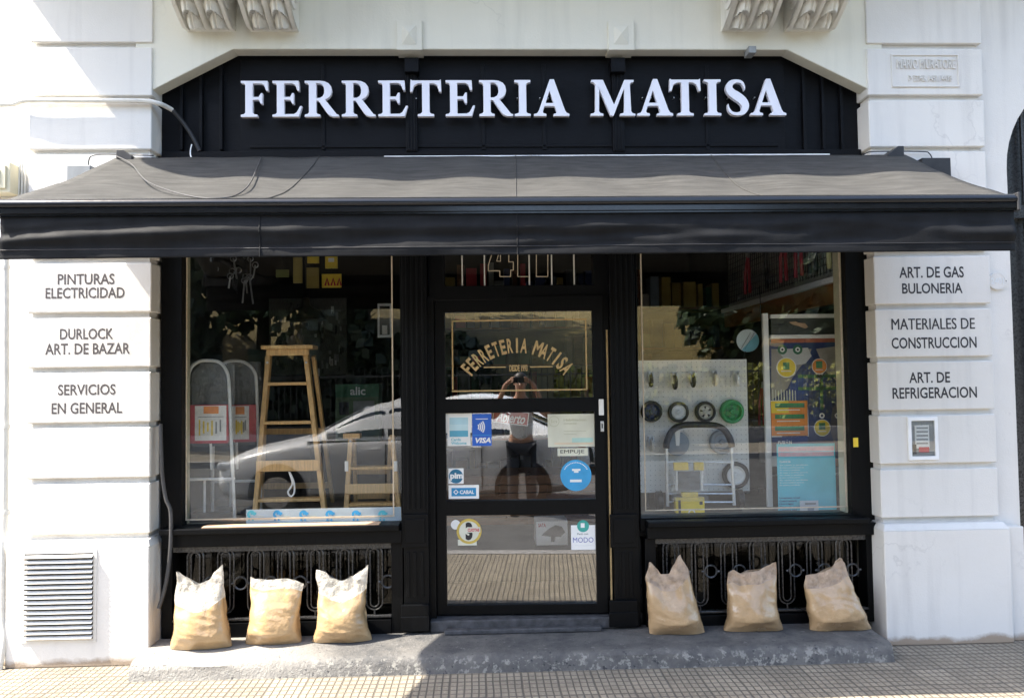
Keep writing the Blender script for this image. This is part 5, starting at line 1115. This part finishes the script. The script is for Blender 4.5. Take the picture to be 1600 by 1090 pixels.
    for s in (-1, 1):
        b = MB(); b.box(-2.17, -1.98, s*.66-.13, s*.66+.13, .60, .70, HLW); b.build('headlight', root, bevel=.03)
        b = MB(); b.box(2.02, 2.19, s*.62-.15, s*.62+.15, .80, .93, TLR); b.build('taillight', root, bevel=.03)
        b = MB(); b.box(-.70, -.56, s*.97-.07, s*.97+.07, 1.0, 1.11, CARW); b.build('mirror', root, bevel=.03)
        for x in (-.20, .66): b = MB(); b.box(x, x+.17, s*.905-.012, s*.905+.012, .84, .865, CARW); b.build('door_handle', root, bevel=.006)
        for x in (-.78, .045, .82): b = MB(); b.box(x-.004, x+.004, s*.884-.008, s*.884+.008, .30, .93, BLACKP); b.build('door_gap', root)
    b = MB(); b.box(-2.24, -2.10, -.45, .45, .36, .50, BLACKP); b.build('grille', root, bevel=.02)
    b = MB(); b.box(2.2, 2.26, -.26, .26, .55, .66, WHITEP); b.build('plate', root, bevel=.005)
    return root
RZ = -.125
c1 = make_car('white saloon parked just behind the photographer')
# person and cars
XC = 0.0
c1.location = (-1.35, -6.22, RZ)
c2 = dup(c1, (-.6, -10.35, RZ), math.pi, 'white saloon across the road showing its red tail lamp'); c3 = dup(c1, (11.5, -10.35, RZ), 0, 'white saloon across the road seen in the right window')

def leaf_tree(label, loc, h_, R_, seed, nleaf=8000, col=(.035, .06, .02)):
    rnd = random.Random(seed); root = thing('street_tree', label, 'tree', loc, 'trees in the park across the road')
    bark = mat('tree bark', (.09, .07, .05), .9, var=.3, vs=12, bump=.6, bs=30); b = MB(); L0 = Vector(loc)
    b.tube([L0, L0+Vector((.05, 0, h_*.25)), L0+Vector((-.04, .1, h_*.45)), L0+Vector((0, 0, h_*.7))], [.24, .19, .15, .05], bark, 9)
    cl = []
    for k in range(14):
        a = rnd.random()*6.28; rr = R_*rnd.uniform(.2, .8); e = L0+Vector((math.cos(a)*rr, math.sin(a)*rr, h_*rnd.uniform(.16, .92))); b.tube([L0+Vector((0, 0, h_*rnd.uniform(.3, .55))), e], [.07, .015], bark, 6); cl.append((e, R_*rnd.uniform(.3, .52)))
    b.build('trunk', root, smooth=True); lf = MB(); ml = mat('leaves '+str(col), col, .55, var=.5, vs=1.6)
    for k in range(nleaf):
        c, r = cl[rnd.randrange(len(cl))]; d = Vector((rnd.gauss(0, 1), rnd.gauss(0, 1), rnd.gauss(0, .8))).normalized()*r*rnd.random()**.4; p = c+d; s = rnd.uniform(.14, .3)
        q = Vector((rnd.gauss(0, 1), rnd.gauss(0, 1), rnd.gauss(0, 1))).normalized(); t = q.orthogonal().normalized(); w = q.cross(t); lf.add([p-t*s, p+w*s*.6, p+t*s, p-w*s*.6], [(0, 1, 2, 3)], ml)
    lf.build('crown', root); return root
HILL = mat('dry park lawn', (.15, .115, .036), .95, var=.4, vs=.7, bump=.6, bs=8)
b = MB()
def hill(a, t):
    x = -55+110*a; y = -15.2-75*t; z = -.1+min(9.5, 10*(1-math.exp(-t*5.2)))*(.9+.25*noise.noise(Vector((x*.06, y*.05, 0))))+.15*noise.noise(Vector((x*.4, y*.4, 2)))
    return (x, y, z if t > 0 else -.1)
b.grid(hill, 80, 50, HILL); structure(b.build('hill', smooth=True))
root = thing('park_fence', 'black iron railing on a low stone base along the park', 'fence', (0, -14.5, 0)); b = MB(); b.box(-40, 40, -14.7, -14.3, -.1, .35, KERB); b.build('stone_base', root)
b = MB(); b.box(-40, 40, -14.53, -14.47, .5, .54, IRON); b.box(-40, 40, -14.53, -14.47, 1.72, 1.76, IRON); b.build('rail', root); b = MB()
for k in range(400): x = -28+k*.14; b.tube([(x, -14.5, .35), (x, -14.5, 1.9), (x, -14.5, 1.98)], [.013, .013, .002], IRON, 5, caps=False)
o = b.build('upright', root); o['kind'] = 'stuff'
HEDGE = mat('yellow green hedge', (.20, .20, .03), .7, var=.5, vs=4)
b = MB(); rnd = random.Random(3)
for k in range(5000):
    p = Vector((rnd.uniform(.5, 16), -16.3+rnd.gauss(0, .35), rnd.uniform(.2, 2.0)*(.85+.15*math.sin(rnd.random()*9)))); s = rnd.uniform(.06, .14); q = Vector((rnd.gauss(0, 1), rnd.gauss(0, 1), rnd.gauss(0, 1))).normalized(); t = q.orthogonal().normalized(); w = q.cross(t); b.add([p-t*s, p+w*s, p+t*s, p-w*s], [(0, 1, 2, 3)], HEDGE)
tag(b.build('clipped_hedge'), 'yellow green clipped hedge behind the park railing', 'hedge')
for i, (x, y, h_, R_) in enumerate(((-10.5, -17.5, 9, 4.2), (-6.8, -19.5, 10, 4.6), (-3.4, -17.2, 9, 4.0), (-4.6, -21, 10, 4.2), (9.3, -18.6, 7.5, 2.9), (13, -21, 9, 4.2), (16.5, -18, 9, 4.0), (-14.5, -20, 10, 4.6))):
    leaf_tree(['dense dark tree at the far left of the park', 'tallest dark tree left in the park', 'dark tree nearest the railing left of centre', 'dark tree further up the slope near the centre', 'small dark tree standing alone on the right lawn', 'large tree on the right lawn beside the lone one', 'dark tree at the right end of the park', 'broad tree behind the leftmost park trees'][i], (x, y, .2+max(0, (-15.2-y))*.45), h_, R_, i+5)
SHRUB = mat('dark shrub leaves', (.022, .035, .014), .6, var=.5, vs=4)  # shrubs added to darken the lawn mirrored in the left window
b = MB(); rnd = random.Random(11)
for k in range(9000):
    x = rnd.uniform(-15, -1.0); hh = 2.9+.9*math.sin(x*1.3)+.5*math.sin(x*3.1+1)
    p = Vector((x, -16.4+rnd.gauss(0, .5), rnd.uniform(.1, 1)*hh)); s = rnd.uniform(.10, .22); q = Vector((rnd.gauss(0, 1), rnd.gauss(0, 1), rnd.gauss(0, 1))).normalized(); t = q.orthogonal().normalized(); w = q.cross(t); b.add([p-t*s, p+w*s, p+t*s, p-w*s], [(0, 1, 2, 3)], SHRUB)
tag(b.build('added_shrubs'), 'added tall dark shrubs hiding bright lawn behind the left half of the park railing', 'shrubs')
root = thing('street_lamp', 'black lamp post with a tall pole by the park railing', 'street lamp', (2.1, -13.6, 0)); b = MB(); b.tube([(2.1, -13.6, -.005), (2.1, -13.6, .5), (2.1, -13.6, .55), (2.1, -13.6, 4.4)], [.11, .1, .06, .045], IRON, 12); b.build('pole', root, smooth=True)
b = MB(); b.lathe((2.1, -13.6, 4.4), [(.06, 0), (.16, .06), (.2, .4), (.06, .55), (.02, .62)], GREY, 'z', 14); b.build('lantern', root, smooth=True)

# ================================================================== the photographer, mirrored in the door
SKIN = mat('light brown skin', (.40, .22, .14), .5, var=.1, vs=12); SHIRT = mat('white cotton t shirt', (.72, .72, .71), .8, var=.06, vs=8, bump=.3, bs=30); TROU = mat('dark trousers', (.02, .022, .028), .8, var=.2); HAIR = mat('dark brown hair', (.02, .014, .01), .5, var=.3, vs=40); SHOE = mat('dark shoes', (.03, .03, .03), .5)  # SKIN is one plain brown tone
by = -D-.42; gz = RZ
man = thing('person', 'person in white t shirt and dark trousers holding up a phone, mirrored in the door', 'person', (0, by, gz))
def skin(name, nodes, edges, m, par, sub=2):
    me = bpy.data.meshes.new(name); o3 = WLOC[par.name]; me.from_pydata([tuple(Vector(p)-o3) for p, r in nodes], edges, []); me.materials.append(m); o = bpy.data.objects.new(name, me); COL.objects.link(o); o.parent = par; WLOC[o.name] = o3.copy()
    md = o.modifiers.new('skin', 'SKIN'); md.use_smooth_shade = True
    for v, (p, r) in zip(me.skin_vertices[0].data, nodes): v.radius = (r, r) if not isinstance(r, tuple) else r
    me.skin_vertices[0].data[0].use_root = True
    s = o.modifiers.new('sub', 'SUBSURF'); s.levels = s.render_levels = sub; return o
zz = H; hip = gz+.93; shz = gz+1.44
body_n = [((0, by, hip), (.15, .11)), ((0, by, hip+.16), (.135, .10)), ((0, by, hip+.34), (.16, .11)), ((0, by+.01, shz), (.10, .08)), ((0, by+.03, shz+.10), .058), ((0, by+.06, shz+.19), (.072, .085)), ((0, by+.06, shz+.29), (.075, .092)), ((0, by+.05, shz+.335), (.05, .06))]
body_e = [(0, 1), (1, 2), (2, 3), (3, 4), (4, 5), (5, 6), (6, 7)]
for s in (-1, 1):
    n = len(body_n)
    body_n += [((s*.19, by, shz-.02), .062), ((s*.34, by+.10, shz-.16), .046), ((s*.36, by+.14, shz-.18), .043), ((s*.17, by+.33, H-.055), .029), ((s*.105, by+.375, H-.015), (.036, .018)),
               ((s*.10, by, hip-.05), .092), ((s*.115, by+.01, gz+.50), .062), ((s*.12, by-.01, gz+.10), .042), ((s*.125, by+.12, gz+.045), .036)]
    body_e += [(3, n), (n, n+1), (n+1, n+2), (n+2, n+3), (n+3, n+4), (0, n+5), (n+5, n+6), (n+6, n+7), (n+7, n+8)]
    for k in range(4):
        z_ = H+.028-k*.018; i = len(body_n); ln = (.85, 1, .95, .75)[k]
        body_n += [((s*.094, by+.392, z_), .0088), ((s*(.094-.012), by+.392+.030*ln, z_+.002), .0082), ((s*(.094-.032*ln), by+.392+.034, z_+.003), .0074)]; body_e += [(n+4, i), (i, i+1), (i+1, i+2)]
    i = len(body_n); body_n += [((s*.095, by+.365, H+.0), .0105), ((s*.074, by+.372, H+.026), .009), ((s*.052, by+.376, H+.034), .0082)]; body_e += [(n+4, i), (i, i+1), (i+1, i+2)]
skin('body', body_n, body_e, SKIN, man)
sh_n = [((0, by, hip-.02), (.17, .125)), ((0, by, hip+.16), (.155, .118)), ((0, by, hip+.34), (.178, .125)), ((0, by+.005, shz-.02), (.12, .095)), ((0, by+.015, shz+.03), (.075, .065))]
sh_e = [(0, 1), (1, 2), (2, 3), (3, 4)]
for s in (-1, 1): n = len(sh_n); sh_n += [((s*.19, by, shz-.02), .078), ((s*.29, by+.065, shz-.11), .072)]; sh_e += [(3, n), (n, n+1)]
skin('t_shirt', sh_n, sh_e, SHIRT, man)
tr_n = [((0, by, hip+.02), (.172, .128))]; tr_e = []
for s in (-1, 1): n = len(tr_n); tr_n += [((s*.10, by, hip-.07), .108), ((s*.115, by+.01, gz+.50), .078), ((s*.12, by-.01, gz+.10), .062)]; tr_e += [(0, n), (n, n+1), (n+1, n+2)]
skin('trousers', tr_n, tr_e, TROU, man)
for s in (-1, 1):
    b = MB(); b.grid(lambda a, t: (s*.122+.05*math.cos(a*6.283)*math.sin(t*3.1416)*(1.0), by+.05+.14*math.cos(t*3.1416), gz+.002+.04+.04*math.sin(a*6.283)*math.sin(t*3.1416)), 16, 12, SHOE); b.build('shoe', man, smooth=True)
hc = Vector((0, by+.05, shz+.27)); b = MB()
b.grid(lambda a, t: tuple(hc+Vector((.093*math.cos(a*6.283)*math.sin(t*1.75), -.018+.112*math.sin(a*6.283)*math.sin(t*1.75)*(1 if math.sin(a*6.283) < 0 else .72), .02+.105*math.cos(t*1.75)))), 24, 12, HAIR); b.build('hair', man, smooth=True)
b = MB(); fy = by+.06+.088
b.tube([(0, fy+.002, shz+.255), (0, fy+.022, shz+.225), (0, fy+.012, shz+.212)], [.008, .013, .009], SKIN, 8); b.build('nose', man, smooth=True)
for s in (-1, 1):
    b = MB(); b.lathe((s*.031, fy-.006, shz+.255), [(.001, .011), (.008, .008), (.011, 0)], PAPER, 'y', 12); b.lathe((s*.031, fy-.001, shz+.255), [(.001, .007), (.005, .005)], BLACKP, 'y', 10); b.build('eye', man, smooth=True)
    b = MB(); b.lathe((s*.077, by+.045, shz+.245), [(.012, -.008), (.03, 0), (.02, .008)], SKIN, 'x', 14); b.build('ear', man, smooth=True)
b = MB(); b.box(-.022, .022, fy-.004, fy+.006, shz+.183, shz+.192, mat('lips', (.30, .11, .09), .5)); b.build('mouth', man, bevel=.003)
b = MB(); b.box(-.080, .080, -D-.020, -D-.012, H-.042, H+.034, BLACKP); ph = tag(b.build('phone', bevel=.004), 'black phone held sideways in both hands of the photographer', 'phone')

# the door stands slightly off the plane of the front
bpy.context.view_layer.update()
hg = Vector((px(681, Yd), Yd+.02, 0)); RD = Matrix.Translation(hg) @ Matrix.Rotation(math.radians(-2.5), 4, 'Z') @ Matrix.Translation(-hg)
for o in [DOOR]+[o for o in bpy.data.objects if o.name.split('.')[0] in ('card_sticker', 'payment_sticker', 'paper_notice', 'push_label', 'round_sticker', 'square_sticker', 'gold_sticker', 'open_sign')]:
    o.matrix_world = RD @ o.matrix_world
